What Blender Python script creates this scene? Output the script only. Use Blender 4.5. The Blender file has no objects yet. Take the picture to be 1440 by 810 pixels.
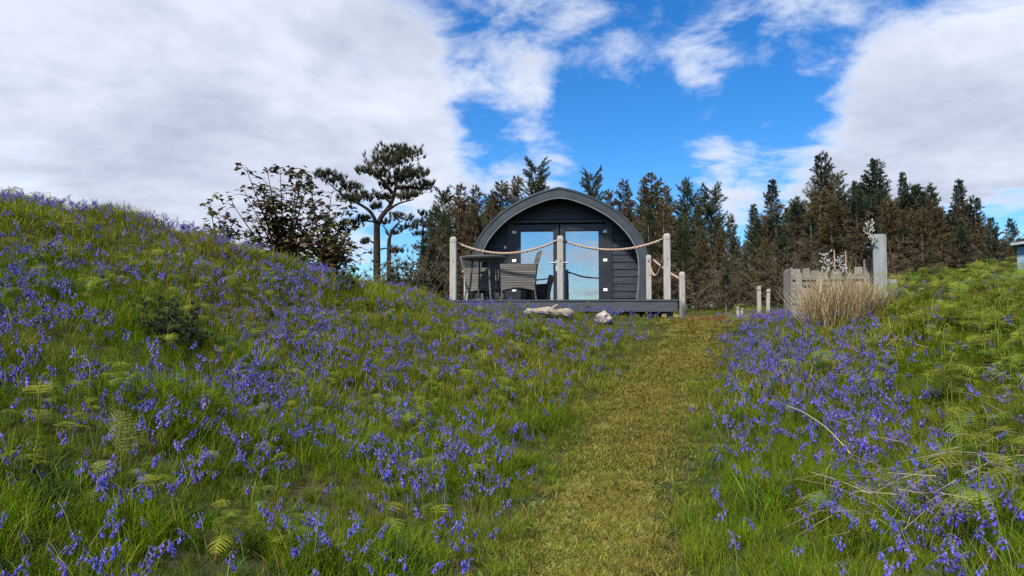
import bpy, math, random
import numpy as np
from mathutils import Vector, Matrix

rng = np.random.default_rng(7)
random.seed(7)
R = math.radians
sc = bpy.context.scene
COL = sc.collection

# ------------------------------------------------------------------ camera
F = 1047.0                     # focal length in pixels of a 1440 px wide frame
EYE = 1.6
PITCH = math.atan((455 - 405) / F)
cam_d = bpy.data.cameras.new('camera'); cam = bpy.data.objects.new('camera', cam_d); COL.objects.link(cam)
cam_d.sensor_width = 36.0; cam_d.lens = F / 1440 * 36.0
cam_d.clip_start = 0.05; cam_d.clip_end = 6000
cam.location = (0, 0, EYE); cam.rotation_euler = (math.pi / 2 + PITCH, 0, 0)
sc.camera = cam

def ray(px, py):
    a = np.array([(px - 720) / F, (405 - py) / F])
    c, s = math.cos(PITCH), math.sin(PITCH)
    return np.array([a[0], c - a[1] * s, s + a[1] * c])

def P(px, py, Y):
    """point seen at a photo pixel (1440x810) at distance Y in front of the camera"""
    d = ray(px, py); d = d * (Y / d[1])
    return np.array([d[0], d[1], EYE + d[2]])

# ------------------------------------------------------------------ world, sun, exposure
SUN_EL, SUN_AZ = R(48), R(-150)          # azimuth from +Y towards +X : behind the camera, to the left
sun_dir = Vector((math.sin(SUN_AZ) * math.cos(SUN_EL), math.cos(SUN_AZ) * math.cos(SUN_EL), math.sin(SUN_EL)))
ld = bpy.data.lights.new('sun', 'SUN'); ld.energy = 4.3; ld.angle = R(5); ld.color = (1.0, 0.95, 0.86)
lo = bpy.data.objects.new('sun', ld); COL.objects.link(lo)
lo.rotation_euler = sun_dir.to_track_quat('Z', 'Y').to_euler()

sc.view_settings.view_transform = 'Standard'; sc.view_settings.look = 'None'
sc.view_settings.exposure = 0.7; sc.view_settings.gamma = 1.0; sc.view_settings.use_curve_mapping = False
sc.render.engine = 'CYCLES'
sc.cycles.use_denoising = False
sc.cycles.max_bounces = 5; sc.cycles.diffuse_bounces = 2; sc.cycles.glossy_bounces = 2; sc.cycles.transmission_bounces = 3; sc.cycles.transparent_max_bounces = 8
sc.cycles.caustics_reflective = False; sc.cycles.caustics_refractive = False

W = bpy.data.worlds.new('World'); sc.world = W; W.use_nodes = True
W.cycles.sampling_method = 'MANUAL'; W.cycles.sample_map_resolution = 512
nt = W.node_tree; nt.nodes.clear()

class NG:
    """small helper that writes node graphs as expressions"""
    def __init__(s, tree): s.t = tree; s.n = tree.nodes; s.l = tree.links
    def new(s, kind, **kw):
        n = s.n.new(kind)
        for k, v in kw.items(): setattr(n, k, v)
        return n
    def put(s, sock, v):
        if v is None: return
        if isinstance(v, bpy.types.NodeSocket): s.l.new(v, sock)
        else: sock.default_value = v
    def math(s, op, a, b=None, c=None, clamp=False):
        n = s.new('ShaderNodeMath', operation=op, use_clamp=clamp)
        for i, v in enumerate((a, b, c)): s.put(n.inputs[i], v)
        return n.outputs[0]
    def vmath(s, op, a, b=None, out=0):
        n = s.new('ShaderNodeVectorMath', operation=op)
        s.put(n.inputs[0], a); s.put(n.inputs[1], b)
        return n.outputs[out]
    def mapr(s, v, a, b, c=0.0, d=1.0, kind='SMOOTHSTEP'):
        n = s.new('ShaderNodeMapRange', interpolation_type=kind)
        s.put(n.inputs[0], v)
        for i, q in enumerate((a, b, c, d)): s.put(n.inputs[i + 1], q)
        return n.outputs[0]
    def noise(s, vec, scale, detail=4, rough=.55, dist=0.0, lac=2.0, out=0):
        n = s.new('ShaderNodeTexNoise')
        s.put(n.inputs['Vector'], vec); n.inputs['Scale'].default_value = scale; n.inputs['Detail'].default_value = detail
        n.inputs['Roughness'].default_value = rough; n.inputs['Distortion'].default_value = dist; n.inputs['Lacunarity'].default_value = lac
        return n.outputs[out]
    def mix(s, f, a, b, blend='MIX'):
        n = s.new('ShaderNodeMix', data_type='RGBA', blend_type=blend)
        s.put(n.inputs[0], f); s.put(n.inputs[6], a if not isinstance(a, tuple) else (*a, 1)[:4]); s.put(n.inputs[7], b if not isinstance(b, tuple) else (*b, 1)[:4])
        return n.outputs[2]

g = NG(nt)
sky = g.new('ShaderNodeTexSky', sky_type='NISHITA'); sky.sun_disc = False
sky.sun_elevation = SUN_EL; sky.sun_rotation = SUN_AZ
sky.altitude = 50; sky.air_density = 1.0; sky.dust_density = 0.1; sky.ozone_density = 3.0
tc = g.new('ShaderNodeTexCoord'); D = tc.outputs['Generated']
D = g.vmath('NORMALIZE', D)
sx = g.new('ShaderNodeSeparateXYZ'); g.put(sx.inputs[0], D)
dz = g.math('ADD', g.math('MAXIMUM', sx.outputs[2], 0.0), 0.22)
pl = g.new('ShaderNodeCombineXYZ'); g.put(pl.inputs[0], g.math('DIVIDE', sx.outputs[0], dz)); g.put(pl.inputs[1], g.math('DIVIDE', sx.outputs[1], dz)); 
PLN = pl.outputs[0]
def blob(px, py, r, w):
    c = Vector(ray(px, py)).normalized()
    dt = g.vmath('DOT_PRODUCT', D, tuple(c), out=1)
    m = g.mapr(dt, math.cos(r / F), math.cos(0.15 * r / F))
    return g.math('MULTIPLY', m, w)
blobs = [(40, 90, 520, .75), (300, 60, 380, .36), (460, 150, 260, .30), (440, 235, 240, .36), (120, 290, 360, .45), (650, 40, 200, .36), (570, 180, 120, .28),
         (715, 105, 85, .36), (590, 118, 80, .22), (735, 210, 105, .44), (765, 245, 95, .44), (615, 245, 100, .40), (790, 0, 140, .34), (910, 5, 160, .36), (1060, 0, 150, .44),
         (866, 110, 75, .38), (970, 165, 75, .40), (1008, 116, 70, .32), (1155, 48, 110, .34), (990, 258, 85, .42), (1075, 250, 105, .46),
         (1355, 90, 190, .5), (1450, 70, 220, .5), (1420, 240, 260, .6), (1280, 180, 130, .34), (1215, 250, 110, .34), (640, 290, 110, .3), (1130, 290, 180, .3),
         (1090, 130, 130, -.22), (860, 190, 120, -.18), (650, 165, 90, -.15), (1180, 190, 90, -.12), (900, 250, 80, -.12), (530, 110, 60, -.2)]
fld = None
for b in blobs:
    v = blob(*b); fld = v if fld is None else g.math('ADD', fld, v)
front = g.mapr(g.vmath('DOT_PRODUCT', D, (0, math.cos(R(12)), math.sin(R(12))), out=1), math.cos(R(56)), math.cos(R(36)))
rest = g.math('MULTIPLY', g.math('SUBTRACT', 1.0, front), g.mapr(g.noise(PLN, .55, 2), .25, .55, 0.42, .85))
fld = g.math('ADD', fld, rest)
n1 = g.noise(PLN, 2.6, 7, .62, .5)
base = fld
fld = g.math('ADD', fld, g.math('MULTIPLY', g.math('SUBTRACT', n1, .5), 1.9))
n2 = g.noise(PLN, 7.5, 5, .6, .4)
fld = g.math('ADD', fld, g.math('MULTIPLY', g.math('SUBTRACT', n2, .5), 1.1))
cov = g.mapr(fld, .42, 1.16)
# cloud body: bright where thin, greyer where thick
thick = g.math('ADD', g.math('MULTIPLY', g.mapr(g.noise(PLN, 1.25, 5, .58, .3), .36, .68), .75), g.math('MULTIPLY', g.mapr(n2, .35, .65), .13))
ccol = g.mix(g.math('MULTIPLY', thick, g.mapr(fld, .62, 1.25)), (.54, .58, .66), (.28, .31, .40))
hs = g.new('ShaderNodeHueSaturation'); hs.inputs['Saturation'].default_value = 1.35; hs.inputs['Value'].default_value = 1.0
g.put(hs.inputs['Color'], sky.outputs[0])
blue = g.mix(1.0, hs.outputs[0], (.56, .80, 1.0), 'MULTIPLY')
SKY_S = .10
cl = g.mix(1.0, ccol, (1 / SKY_S,) * 3, 'MULTIPLY')
fin = g.mix(g.math('MULTIPLY', cov, .97), blue, cl)
bg = g.new('ShaderNodeBackground'); g.put(bg.inputs[0], fin); bg.inputs[1].default_value = SKY_S
ow = g.new('ShaderNodeOutputWorld'); g.l.new(bg.outputs[0], ow.inputs[0])

# ------------------------------------------------------------------ materials
def new_mat(name):
    m = bpy.data.materials.new(name); m.use_nodes = True
    m.node_tree.nodes.clear(); return m, NG(m.node_tree)

def finish(g, bsdf):
    o = g.new('ShaderNodeOutputMaterial'); g.l.new(bsdf, o.inputs[0])

def solid(name, c1, c2=None, rough=.6, scale=8.0, bump=.0, bscale=40.0, metal=0.0, spec=.4, stretch=None, obj_var=.0):
    m, g = new_mat(name)
    t = g.new('ShaderNodeTexCoord'); v = t.outputs['Object']
    if stretch:
        mp = g.new('ShaderNodeMapping'); g.put(mp.inputs[0], v); mp.inputs['Scale'].default_value = stretch; v = mp.outputs[0]
    p = g.new('ShaderNodeBsdfPrincipled')
    c2 = c2 or tuple(min(1, x * 1.25) for x in c1)
    n = g.mapr(g.noise(v, scale, 6, .6), .3, .7)
    col = g.mix(n, c1, c2)
    if obj_var:
        oi = g.new('ShaderNodeObjectInfo')
        h = g.new('ShaderNodeHueSaturation'); g.put(h.inputs['Color'], col)
        g.put(h.inputs['Value'], g.math('ADD', 1 - obj_var, g.math('MULTIPLY', oi.outputs['Random'], 2 * obj_var))); col = h.outputs[0]
    g.put(p.inputs['Base Color'], col)
    g.put(p.inputs['Roughness'], g.math('ADD', rough - .08, g.math('MULTIPLY', n, .16)))
    p.inputs['Metallic'].default_value = metal; p.inputs['Specular IOR Level'].default_value = spec
    if bump:
        b = g.new('ShaderNodeBump'); b.inputs['Strength'].default_value = bump; b.inputs['Distance'].default_value = .01
        g.put(b.inputs['Height'], g.noise(v, bscale, 5, .6)); g.l.new(b.outputs[0], p.inputs['Normal'])
    finish(g, p.outputs[0]); return m

def leafy(name, trans=.35, rough=.55, var=.25, spec=.25, tint=None, hue=.0):
    """plant material: colour comes from the 'col' attribute of the mesh, varied per plant; optional dryness of the patch"""
    m, g = new_mat(name)
    a = g.new('ShaderNodeAttribute', attribute_name='col'); col = a.outputs['Color']
    oi = g.new('ShaderNodeObjectInfo')
    if tint:
        d = g.new('ShaderNodeAttribute', attribute_type='INSTANCER', attribute_name='dry')
        col = g.mix(d.outputs['Fac'], col, g.mix(.75, col, tint))
    h = g.new('ShaderNodeHueSaturation'); g.put(h.inputs['Color'], col)
    g.put(h.inputs['Value'], g.math('ADD', 1 - var, g.math('MULTIPLY', oi.outputs['Random'], 2 * var)))
    if hue: g.put(h.inputs['Hue'], g.math('ADD', .5 - hue, g.math('MULTIPLY', g.math('FRACT', g.math('MULTIPLY', oi.outputs['Random'], 7.3)), 2 * hue)))
    p = g.new('ShaderNodeBsdfPrincipled'); g.put(p.inputs['Base Color'], h.outputs[0])
    p.inputs['Roughness'].default_value = rough; p.inputs['Specular IOR Level'].default_value = spec
    t = g.new('ShaderNodeBsdfTranslucent'); g.put(t.inputs[0], h.outputs[0])
    mx = g.new('ShaderNodeMixShader'); mx.inputs[0].default_value = trans
    g.l.new(p.outputs[0], mx.inputs[1]); g.l.new(t.outputs[0], mx.inputs[2])
    finish(g, mx.outputs[0]); return m

M = {}
M['grass'] = leafy('grass_blades', .38, .62, .42, .10, tint=(.25, .205, .05), hue=.016)
M['bell'] = leafy('bluebell_petals', .30, .55, .30, .12, hue=.014)
M['stem'] = leafy('plant_stems', .15, .5, .2)
M['fern'] = leafy('fern_leaf', .35, .6, .26, .1, hue=.014)
M['needle'] = leafy('conifer_needles', .10, .6, .22, .2, hue=.012)
M['twig'] = leafy('bare_twigs', .05, .75, .18, .15)
M['leaf'] = leafy('broad_leaves', .25, .5, .2)
M['straw'] = leafy('dry_straw', .2, .6, .15)
M['bark'] = solid('bark', (.020, .014, .010), (.050, .036, .027), .9, 6, .9, 18, spec=.05, stretch=(3, 3, .6))
M['bark_grey'] = solid('grey_bark', (.09, .08, .07), (.19, .17, .15), .85, 6, .5, 18, stretch=(3, 3, .5), obj_var=.3)
M['slate'] = solid('slate_paint', (.030, .038, .047), (.040, .049, .058), .45, 3, .08, 60)
M['soffit'] = solid('lit_soffit_paint', (.10, .108, .11), (.14, .148, .15), .6, 5, .1, 30)  # grey paint brightened so the inner lip of the arch looks lit
M['board'] = solid('dark_stained_board', (.012, .014, .019), (.022, .025, .032), .42, 5, .25, 30, stretch=(.6, 6, 6), obj_var=.2)
M['frame'] = solid('door_frame_paint', (.016, .018, .023), (.021, .023, .029), .38, 3)
M['roof'] = solid('roof_shingle', (.03, .032, .035), (.05, .052, .055), .85, 20, .5, 40)
M['deck'] = solid('deck_board', (.035, .042, .050), (.055, .064, .072), .6, 6, .3, 40, stretch=(.5, 8, 8), obj_var=.15)
M['post'] = solid('weathered_post', (.25, .235, .215), (.36, .34, .315), .75, 5, .35, 30, stretch=(7, 7, .7), obj_var=.06)
M['rope'] = solid('manila_rope', (.27, .185, .135), (.42, .31, .24), .85, 30, .4, 120)
M['black'] = solid('black_metal', (.012, .012, .013), (.02, .02, .02), .4, 10)
M['white'] = solid('white_plastic', (.75, .75, .75), (.82, .82, .82), .35, 10)
M['steel'] = solid('satin_steel', (.55, .55, .56), (.65, .65, .66), .3, 10, metal=.6)
M['curtain'] = solid('white_curtain', (.72, .74, .76), (.8, .82, .84), .9, 6, .2, 30)
M['inside'] = solid('pine_lining', (.22, .15, .09), (.30, .21, .13), .7, 4, stretch=(1, 1, 9))
M['log'] = solid('bleached_driftwood', (.21, .17, .13), (.38, .32, .25), .8, 9, .6, 26, stretch=(1.2, 6, 6))
M['stone'] = solid('pale_stone', (.24, .19, .165), (.38, .32, .285), .85, 14, .7, 30)
M['pallet'] = solid('grey_pallet_wood', (.12, .105, .088), (.26, .235, .205), .85, 7, .45, 35, stretch=(1, 1, 5), obj_var=.18)
M['stake'] = solid('pale_stake', (.24, .22, .18), (.34, .31, .26), .8, 6, .35, 30, stretch=(6, 6, .8), obj_var=.1)
M['blue_board'] = solid('blue_grey_board', (.17, .195, .215), (.25, .275, .29), .7, 4, .3, 30, stretch=(5, 5, .6))
M['lichen'] = solid('white_lichen_twig', (.22, .22, .21), (.38, .38, .36), .9, 30, .5, 60)
M['shed_wall'] = solid('blue_shed_wall', (.14, .24, .34), (.17, .28, .38), .6, 3)
M['shed_roof'] = solid('grey_shed_roof', (.20, .23, .26), (.28, .31, .34), .6, 6)
M['soil'] = None

def wicker(name, c1, c2):
    m, g = new_mat(name)
    t = g.new('ShaderNodeTexCoord'); v = t.outputs['Object']
    s = g.new('ShaderNodeSeparateXYZ'); g.put(s.inputs[0], v)
    wz = g.math('SINE', g.math('MULTIPLY', s.outputs[2], 2 * math.pi / .030))
    wx = g.math('SINE', g.math('ADD', g.math('MULTIPLY', g.math('ADD', s.outputs[0], s.outputs[1]), 2 * math.pi / .045), g.math('MULTIPLY', g.math('FLOOR', g.math('MULTIPLY', s.outputs[2], 1 / .015)), math.pi)))
    hgt = g.math('ADD', g.math('MULTIPLY', wz, .6), g.math('MULTIPLY', wx, .4))
    band = g.noise(v, 7, 3); 
    mp = g.new('ShaderNodeMapping'); g.put(mp.inputs[0], v); mp.inputs['Scale'].default_value = (.6, .6, 16); bn = g.noise(mp.outputs[0], 1.0, 3)
    col = g.mix(g.mapr(g.math('ADD', g.math('MULTIPLY', hgt, .22), bn), .25, .8), c1, c2)
    p = g.new('ShaderNodeBsdfPrincipled'); g.put(p.inputs['Base Color'], col); p.inputs['Roughness'].default_value = .55
    b = g.new('ShaderNodeBump'); b.inputs['Strength'].default_value = .8; b.inputs['Distance'].default_value = .006; g.put(b.inputs['Height'], hgt)
    g.l.new(b.outputs[0], p.inputs['Normal']); finish(g, p.outputs[0]); return m
M['wicker'] = wicker('grey_wicker', (.040, .036, .032), (.165, .150, .130))
M['wicker_dark'] = wicker('green_grey_wicker', (.030, .036, .032), (.085, .095, .085))

def glass():
    m, g = new_mat('coated_window_glass')
    gl = g.new('ShaderNodeBsdfGlossy'); gl.inputs['Roughness'].default_value = .0; gl.inputs[0].default_value = (.90, .92, .95, 1)
    t = g.new('ShaderNodeTexCoord'); b = g.new('ShaderNodeBump'); b.inputs['Strength'].default_value = .05; b.inputs['Distance'].default_value = .02
    g.put(b.inputs['Height'], g.noise(t.outputs['Object'], 1.6, 2)); g.l.new(b.outputs[0], gl.inputs['Normal'])
    tr = g.new('ShaderNodeBsdfTransparent'); tr.inputs[0].default_value = (.80, .86, .88, 1)
    mx = g.new('ShaderNodeMixShader'); lw = g.new('ShaderNodeFresnel'); lw.inputs[0].default_value = 1.5
    g.put(mx.inputs[0], g.math('ADD', .40, g.math('MULTIPLY', lw.outputs[0], .5), clamp=True))
    g.l.new(tr.outputs[0], mx.inputs[1]); g.l.new(gl.outputs[0], mx.inputs[2]); finish(g, mx.outputs[0]); return m
M['glass'] = glass()

def ground_mat(name, cols, scale):
    m, g = new_mat(name)
    t = g.new('ShaderNodeTexCoord'); v = t.outputs['Object']
    c = g.mix(g.mapr(g.noise(v, scale, 7, .65), .32, .68), cols[0], cols[1])
    c = g.mix(g.mapr(g.noise(v, scale * .23, 5, .6), .42, .66), c, cols[2])
    p = g.new('ShaderNodeBsdfPrincipled'); g.put(p.inputs['Base Color'], c); p.inputs['Roughness'].default_value = .95; p.inputs['Specular IOR Level'].default_value = .1
    b = g.new('ShaderNodeBump'); b.inputs['Strength'].default_value = .8; b.inputs['Distance'].default_value = .03; g.put(b.inputs['Height'], g.noise(v, scale * 4, 5, .7))
    g.l.new(b.outputs[0], p.inputs['Normal']); finish(g, p.outputs[0]); return m
M['ground'] = ground_mat('meadow_soil', ((.030, .036, .012), (.055, .060, .020), (.050, .042, .022)), 5)
M['path'] = ground_mat('trodden_turf', ((.18, .155, .042), (.27, .215, .072), (.12, .135, .025)), 7)

# ------------------------------------------------------------------ mesh helpers
class MB:
    """collects boxes, tubes and loose faces; build() links them as ONE mesh object"""
    def __init__(s): s.v = []; s.f = []; s.c = []; s.n = 0
    def add(s, verts, faces, col=(1, 1, 1)):
        verts = np.asarray(verts, float).reshape(-1, 3)
        s.v.append(verts); k = s.n
        s.f.extend([tuple(int(i) + k for i in f) for f in faces]); s.n += len(verts)
        c = np.asarray(col, float)
        s.c.append(np.tile(c, (len(verts), 1)) if c.ndim == 1 else c)
        return s
    def box(s, a, b, col=(1, 1, 1)):
        (x0, y0, z0), (x1, y1, z1) = a, b
        v = [(x0, y0, z0), (x1, y0, z0), (x1, y1, z0), (x0, y1, z0), (x0, y0, z1), (x1, y0, z1), (x1, y1, z1), (x0, y1, z1)]
        return s.add(v, [(0, 3, 2, 1), (4, 5, 6, 7), (0, 1, 5, 4), (1, 2, 6, 5), (2, 3, 7, 6), (3, 0, 4, 7)], col)
    def hexa(s, v, col=(1, 1, 1)):
        return s.add(v, [(0, 3, 2, 1), (4, 5, 6, 7), (0, 1, 5, 4), (1, 2, 6, 5), (2, 3, 7, 6), (3, 0, 4, 7)], col)
    def tube(s, pts, rad, sides=6, col=(1, 1, 1), caps=True):
        pts = np.asarray(pts, float); n = len(pts)
        rad = np.full(n, rad) if np.isscalar(rad) else np.asarray(rad, float)
        tg = np.gradient(pts, axis=0); tg /= np.linalg.norm(tg, axis=1)[:, None] + 1e-12
        ref = np.array([0, 0, 1.0]) if abs(tg[0][2]) < .9 else np.array([1.0, 0, 0])
        u = np.cross(tg[0], ref); u /= np.linalg.norm(u)
        vs = []
        for i in range(n):
            u = u - tg[i] * np.dot(u, tg[i]); u /= np.linalg.norm(u) + 1e-12
            w = np.cross(tg[i], u)
            for k in range(sides):
                a = 2 * math.pi * k / sides
                vs.append(pts[i] + rad[i] * (math.cos(a) * u + math.sin(a) * w))
        fs = [(i * sides + k, i * sides + (k + 1) % sides, (i + 1) * sides + (k + 1) % sides, (i + 1) * sides + k) for i in range(n - 1) for k in range(sides)]
        if caps: fs += [tuple(range(sides))[::-1], tuple(range((n - 1) * sides, n * sides))]
        return s.add(vs, fs, col)
    def prism(s, poly, axis, a, b, col=(1, 1, 1)):
        """polygon in two axes extruded along the third"""
        poly = np.asarray(poly, float); n = len(poly)
        def up(p, t):
            q = [0, 0, 0]; k = [i for i in range(3) if i != axis]; q[k[0]], q[k[1]], q[axis] = p[0], p[1], t; return q
        v = [up(p, a) for p in poly] + [up(p, b) for p in poly]
        f = [tuple(range(n))[::-1], tuple(range(n, 2 * n))] + [(i, (i + 1) % n, n + (i + 1) % n, n + i) for i in range(n)]
        return s.add(v, f, col)
    def lathe(s, prof, sides=12, col=(1, 1, 1), c=(0, 0, 0)):
        v = []; f = []
        for r, z in prof:
            for k in range(sides):
                a = 2 * math.pi * k / sides; v.append((c[0] + r * math.cos(a), c[1] + r * math.sin(a), c[2] + z))
        n = len(prof)
        f = [(i * sides + k, i * sides + (k + 1) % sides, (i + 1) * sides + (k + 1) % sides, (i + 1) * sides + k) for i in range(n - 1) for k in range(sides)]
        f += [tuple(range(sides))[::-1], tuple(range((n - 1) * sides, n * sides))]
        return s.add(v, f, col)
    def tris(s, T, col):
        """T: (n,3,3) loose triangles; col (n,3)"""
        T = np.asarray(T, float); n = len(T)
        return s.add(T.reshape(-1, 3), np.arange(3 * n).reshape(-1, 3), np.repeat(np.asarray(col, float).reshape(-1, 3), 3, axis=0))
    def mesh(s, name, mat, smooth=False, cols=False):
        me = bpy.data.meshes.new(name)
        v = np.concatenate(s.v) if s.v else np.zeros((0, 3))
        me.from_pydata(v.tolist(), [], s.f)
        if cols:
            a = me.attributes.new('col', 'FLOAT_COLOR', 'POINT')
            c = np.concatenate(s.c); c4 = np.ones((len(c), 4), np.float32); c4[:, :3] = c
            a.data.foreach_set('color', c4.ravel())
        if mat is not None: me.materials.append(mat)
        if smooth: me.polygons.foreach_set('use_smooth', np.ones(len(me.polygons), bool))
        me.update(); return me
    def build(s, name, mat, parent=None, smooth=False, cols=False, bevel=0.0, link=True):
        o = bpy.data.objects.new(name, s.mesh(name, mat, smooth, cols))
        if link: COL.objects.link(o)
        if parent: o.parent = parent
        if bevel:
            b = o.modifiers.new('bevel', 'BEVEL'); b.width = bevel; b.segments = 2; b.limit_method = 'ANGLE'
        return o

def tri_mesh(name, T, col, mat):
    """fast mesh of loose triangles"""
    T = np.asarray(T, np.float32); n = len(T)
    me = bpy.data.meshes.new(name)
    me.vertices.add(3 * n); me.vertices.foreach_set('co', T.ravel())
    me.loops.add(3 * n); me.loops.foreach_set('vertex_index', np.arange(3 * n, dtype=np.int32))
    me.polygons.add(n); me.polygons.foreach_set('loop_start', np.arange(0, 3 * n, 3, dtype=np.int32))
    a = me.attributes.new('col', 'FLOAT_COLOR', 'POINT')
    c4 = np.ones((3 * n, 4), np.float32); c4[:, :3] = np.repeat(np.asarray(col, np.float32).reshape(-1, 3), 3, axis=0)
    a.data.foreach_set('color', c4.ravel())
    me.materials.append(mat); me.update(calc_edges=True); return me

def link_mesh(name, me, parent=None, loc=None):
    o = bpy.data.objects.new(name, me); COL.objects.link(o)
    if parent: o.parent = parent
    if loc is not None: o.location = loc
    return o

def empty(name, loc=(0, 0, 0), rz=0.0, s=1.0):
    o = bpy.data.objects.new(name, None); COL.objects.link(o)
    o.location = loc; o.rotation_euler = (0, 0, rz); o.scale = (s, s, s); o.empty_display_size = .1
    return o

def tag(o, label, cat, group=None, kind=None):
    o['label'] = label; o['category'] = cat
    if group: o['group'] = group
    if kind: o['kind'] = kind
    return o

def unit(v): return v / (np.linalg.norm(v, axis=-1, keepdims=True) + 1e-12)
def rdir(n): return unit(rng.normal(size=(n, 3)))

def spline(pts, n):
    """Catmull-Rom through the points"""
    p = np.asarray(pts, float); p = np.vstack([2 * p[0] - p[1], p, 2 * p[-1] - p[-2]])
    m = len(p) - 3; out = []
    for t in np.linspace(0, m - 1e-6, n):
        i = int(t); u = t - i; a, b, c, d = p[i:i + 4]
        out.append(.5 * (2 * b + (c - a) * u + (2 * a - 5 * b + 4 * c - d) * u * u + (3 * b - a - 3 * c + d) * u ** 3))
    return np.array(out)

# ------------------------------------------------------------------ terrain
CTL = [P(*q) for q in [
    # path
    (830, 810, 4.2), (880, 640, 7.0), (935, 535, 9.8), (965, 478, 12.0), (985, 460, 14.0),
    # meadow between path and mound
    (500, 600, 7.4), (700, 560, 8.4), (700, 480, 10.6), (500, 485, 9.8), (600, 740, 5.0), (640, 650, 6.5), (800, 462, 12.0),
    # mound
    (0, 812, 3.2), (250, 810, 3.7), (0, 560, 4.8), (250, 560, 6.0), (0, 430, 6.8), (300, 455, 8.3), (150, 480, 6.6),
    (0, 300, 9.2), (150, 314, 10.2), (300, 345, 11.3), (420, 385, 12.2), (520, 408, 12.8), (620, 428, 13.0), (400, 440, 10.0),
    (-300, 300, 8.0), (-500, 420, 5.5),
    # deck front line
    (955, 448, 13.0), (790, 439, 13.0), (700, 433, 13.2), (850, 444, 12.9),
    # right bank
    (1100, 505, 10.0), (1100, 452, 12.6), (1180, 452, 10.6), (1180, 436, 12.6), (1440, 432, 8.6), (1300, 436, 10.0), (1440, 600, 5.4), (1440, 812, 3.3),
    (1200, 700, 5.3), (1200, 580, 7.2), (1050, 650, 6.6), (1700, 430, 8.0), (1800, 600, 5.0), (1330, 500, 7.8),
    # behind
    (1040, 448, 16.0), (1080, 446, 16.5), (1000, 444, 20.0), (1300, 438, 16.0), (1440, 436, 20.0), (800, 452, 18.0), (600, 442, 18.0)]]
CTL = np.array(CTL + [np.array(q, float) for q in [
    (0, 0, 0), (0, 2, .05), (-3, 0, .25), (3, 0, .2), (0, -4, -.35), (-8, -4, .6), (8, -4, .2), (-8, 1, 1.7), (8, 2, 1.0), (-12, 5, 2.6), (-11, 9, 3.3), (11, 8, 2.3),
    (-12, 14, 2.3), (-6, 16, 1.9), (-12, 20, 1.5), (-3, 19, 1.7), (-6, 25, 1.6), (12, 14, 2.3), (13, 22, 2.3), (0, 26, 1.9), (8, 28, 2.1), (-12, 30, 1.4), (15, 32, 2.3), (0, 36, 2.0)]])
def _k(r2): return np.where(r2 > 1e-12, r2 * np.log(np.maximum(r2, 1e-12)) * .5, 0)
_d2 = ((CTL[:, None, :2] - CTL[None, :, :2]) ** 2).sum(-1); _n = len(CTL)
_A = np.zeros((_n + 3, _n + 3)); _A[:_n, :_n] = _k(_d2) + np.eye(_n) * .35
_A[:_n, _n] = 1; _A[:_n, _n + 1:] = CTL[:, :2]; _A[_n, :_n] = 1; _A[_n + 1:, :_n] = CTL[:, :2].T
_w = np.linalg.solve(_A, np.r_[CTL[:, 2], 0, 0, 0])

PATH = spline([(0.30, 1.0), (0.38, 3.0), *[P(*q)[:2] for q in [(828, 810, 4.2), (868, 660, 6.7), (905, 590, 8.3), (940, 535, 9.8), (962, 488, 11.6), (985, 462, 14.0)]], (3.75, 15.6), (4.2, 18.0), (4.6, 22.0)], 160)
def path_dist(x, y):
    d = np.full(x.shape, 1e9)
    for q in PATH: d = np.minimum(d, (x - q[0]) ** 2 + (y - q[1]) ** 2)
    return np.sqrt(d)

def lump(x, y, s, seed):
    r = np.random.default_rng(seed); z = np.zeros_like(x)
    for k in range(9):
        a = r.uniform(0, 2 * math.pi); f = s * r.uniform(.6, 1.6); ph = r.uniform(0, 6.28)
        z += np.sin((x * math.cos(a) + y * math.sin(a)) * f + ph)
    return z / 9 * 1.6

def height(x, y, rough=True):
    x = np.asarray(x, float); y = np.asarray(y, float); sh = x.shape; x = x.ravel(); y = y.ravel()
    z = np.zeros_like(x)
    for i in range(0, len(x), 20000):
        q = slice(i, i + 20000)
        d2 = (x[q, None] - CTL[None, :, 0]) ** 2 + (y[q, None] - CTL[None, :, 1]) ** 2
        z[q] = _k(d2) @ _w[:_n] + _w[_n] + _w[_n + 1] * x[q] + _w[_n + 2] * y[q]
    base = np.where(y < 0, .10 * y, 1.9 - .0 * y); base = np.maximum(base, -14)
    base = np.where(y > 0, 1.9 * np.clip(y / 8, 0, 1), base) - .000 * np.abs(x)
    far = np.sqrt((np.maximum(np.abs(x) - 12, 0)) ** 2 + np.maximum(np.maximum(y - 33, -4 - y), 0) ** 2)
    t = np.clip(far / 9, 0, 1); t = t * t * (3 - 2 * t)
    z = z * (1 - t) + base * t
    if rough: z = z + .035 * lump(x, y, 4.2, 3) * np.clip((path_dist(x, y) - .5) / .6, 0, 1) * (1 - t)
    return z.reshape(sh)

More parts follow.
